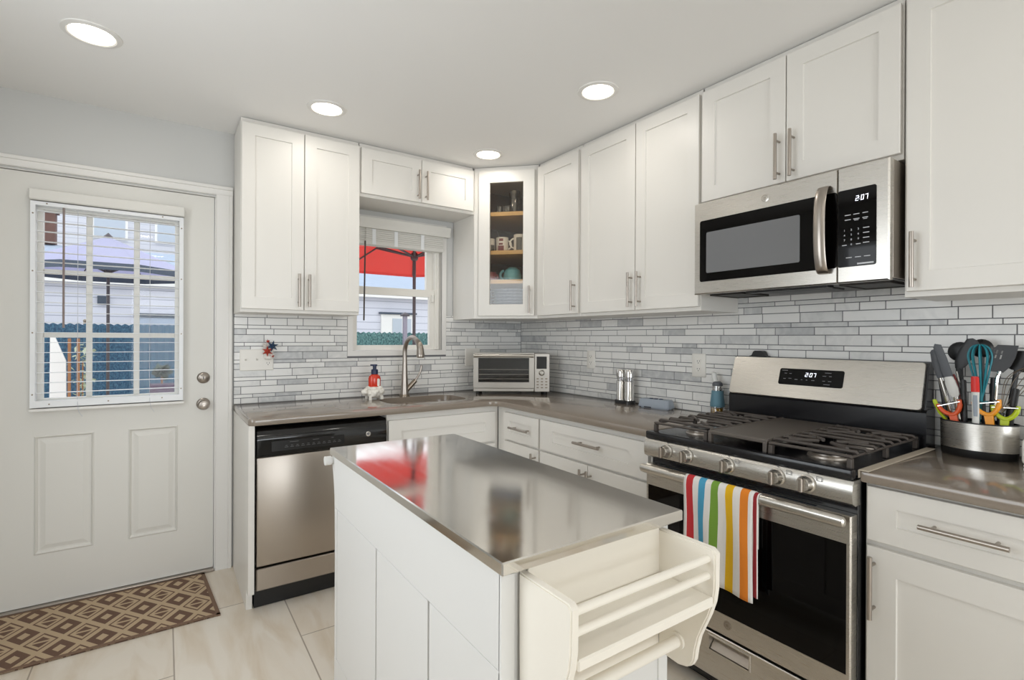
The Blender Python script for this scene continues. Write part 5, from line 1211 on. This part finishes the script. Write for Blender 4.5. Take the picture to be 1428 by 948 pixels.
# garage with low roof
T = thing('garage', 'low white sided garage with a grey roof behind the fences', 'building', (0, 12, GZ))
bm = BM(); box(bm, -7, 7, 10, 15, GZ, 2.45); obj('wall', bm, 'siding_white', T, smooth=False)
bm = BM(); box(bm, -7.2, 7.2, 9.75, 9.80, 2.36, 2.56); box(bm, -7.2, 7.2, 9.8, 10, 2.44, 2.46); obj('fascia', bm, 'trim_bright', T, smooth=False)
bm = BM(); prism(bm, [(9.74, 2.562), (12.5, 3.42), (15.2, 2.562)], Fr((0, 0, 0), (0, 1, 0), (0, 0, 1), (1, 0, 0)), -7.2, 7.2); obj('roof', bm, 'roof_grey', T, smooth=False)
bm = BM(); box(bm, -2.78, -.9, 9.955, 9.998, GZ, 1.70); gd = obj('garage_door', bm, 'roof_grey', T, smooth=False)
bm = BM(); box(bm, -2.86, -.82, 9.93, 9.998, 1.705, 1.79); obj('lintel', bm, 'navy_canvas', T, smooth=False)
bm = BM(); box(bm, 2.47, 3.42, 9.93, 9.998, 1.0, 1.93); w_ = obj('window_frame', bm, 'trim_bright', T, smooth=False)
bm = BM(); box(bm, 2.78, 3.05, 9.915, 9.929, 1.05, 1.82); box(bm, 3.12, 3.32, 9.915, 9.929, 1.05, 1.82); obj('pane', bm, 'window_dark', w_, smooth=False)
bm = BM(); box(bm, 2.42, 3.47, 9.88, 9.998, 1.935, 1.985); obj('window_head', bm, 'navy_canvas', w_, smooth=False)
bm = BM(); box(bm, -3.45, -3.28, 9.94, 9.998, 1.95, 2.12); obj('wall_vent', bm, 'navy_canvas', T, smooth=False)
T = thing('house', 'tall white house with upper windows seen through the top of the door blind', 'building', (-4, 18, GZ))
bm = BM(); box(bm, -9, 3, 17, 22, GZ, 7.5); obj('wall', bm, 'siding_far', T, smooth=False)
bm = BM(); prism(bm, [(16.7, 7.505), (19.5, 9.4), (22.3, 7.505)], Fr((0, 0, 0), (0, 1, 0), (0, 0, 1), (1, 0, 0)), -9.3, 3.3); obj('roof', bm, 'roof_grey', T, smooth=False)
for x in (-4.2, -2.6, -6.5):
    bm = BM(); box(bm, x, x+.9, 16.93, 16.998, 4.35, 5.6); w_ = obj('window_frame', bm, 'trim_bright', T, smooth=False)
    bm = BM(); box(bm, x+.07, x+.83, 16.91, 16.929, 4.42, 5.53); obj('pane', bm, 'window_dark', w_, smooth=False)
T = thing('brick_chimney', 'brown brick chimney at the upper left of the door glass', 'chimney', (-4.5, 12.5, 3.3))
bm = BM(); box(bm, -4.70, -4.42, 12.35, 12.65, 3.43, 4.15); obj('shaft', bm, 'brick', T, smooth=False)
bm = BM(); box(bm, -4.74, -4.38, 12.31, 12.69, 4.15, 4.24); obj('cap', bm, 'brick', T, smooth=False)
T = thing('white_board', 'white board standing in front of the blue fence at the left of the door glass', 'board', (-3.37, 4.8, GZ))
bm = BM(); prism(bm, [(-3.45, GZ), (-3.29, GZ), (-3.30, 1.0), (-3.40, 1.29), (-3.44, 1.29)], Fr((0, 0, 0), (1, 0, 0), (0, 0, 1), (0, 1, 0)), 4.78, 4.83); obj('board', bm, 'trim_bright', T, smooth=False)
for x, l in ((-3.245, 'left wooden garden stake in front of the blue fence'), (-3.165, 'right wooden garden stake in front of the blue fence')):
    T = thing('garden_stake', l, 'stake', (x, 4.6, GZ), 0, 'garden stakes')
    bm = BM(); box(bm, x-.014, x+.014, 4.59, 4.62, GZ, 1.27, .003); obj('stake', bm, 'stake_wood', T, smooth=False)
def bush(name, label, x, y, z0, z1, r, m, n, seed):
    T = thing(name, label, 'plant', (x, y, z0)); rnd = random.Random(seed)
    bm = BM()
    for i in range(n):
        c = Vector((x+rnd.gauss(0, r*.5), y+rnd.gauss(0, r*.5), rnd.uniform(max(z0+.075, z0+.15*(z1-z0)), z1))); d = Vector((rnd.gauss(0, 1), rnd.gauss(0, 1), rnd.gauss(0, .6))).normalized(); s = d.cross(Vector((0, 0, 1))).normalized(); L_ = rnd.uniform(.03, .07)
        v = [bm.verts.new(c-d*L_), bm.verts.new(c+s*L_*.45), bm.verts.new(c+d*L_), bm.verts.new(c-s*L_*.45)]; bm.faces.new(v)
    obj('leaves', bm, m, T, smooth=False)['kind'] = 'stuff'
    bm = BM(); cyl(bm, (x, y, z0), (x, y, z1*.85+z0*.15), .008, n=8); obj('stem', bm, 'stake_wood', T)
bush('garden_plant', 'leafy plant growing between the wooden stakes in front of the blue fence', -3.16, 4.95, GZ, 1.2, .10, 'leaf_pale', 130, 4)
T = thing('planter', 'plum coloured planter low at the right of the door glass', 'planter', (-2.34, 2.5, GZ))
bm = BM(); rings(bm, [rect(WORLD, -2.41, -2.27, 2.43, 2.57, GZ), rect(WORLD, -2.435, -2.245, 2.41, 2.59, .855), rect(WORLD, -2.42, -2.26, 2.425, 2.575, .855), rect(WORLD, -2.42, -2.26, 2.425, 2.575, .85)]); obj('pot', bm, 'planter_plum', T, smooth=False)
bush('potted_plant', 'dark leafy plant growing in the plum planter', -2.34, 2.5, .857, 1.02, .05, 'leaf_dark', 90, 9)
T = thing('garden_post', 'grey capped post in front of the garage window, seen through the kitchen window', 'post', (1.5, 5.7, GZ))
bm = BM(); box(bm, 1.355, 1.425, 5.67, 5.74, GZ, 1.70, .004); obj('post', bm, 'pole_mauve', T, smooth=False)
bm = BM(); rings(bm, [rect(WORLD, 1.325, 1.455, 5.64, 5.77, 1.70), rect(WORLD, 1.325, 1.455, 5.64, 5.77, 1.73), rect(WORLD, 1.375, 1.405, 5.69, 5.72, 1.77)]); obj('cap', bm, 'pole_dark', T, smooth=False)
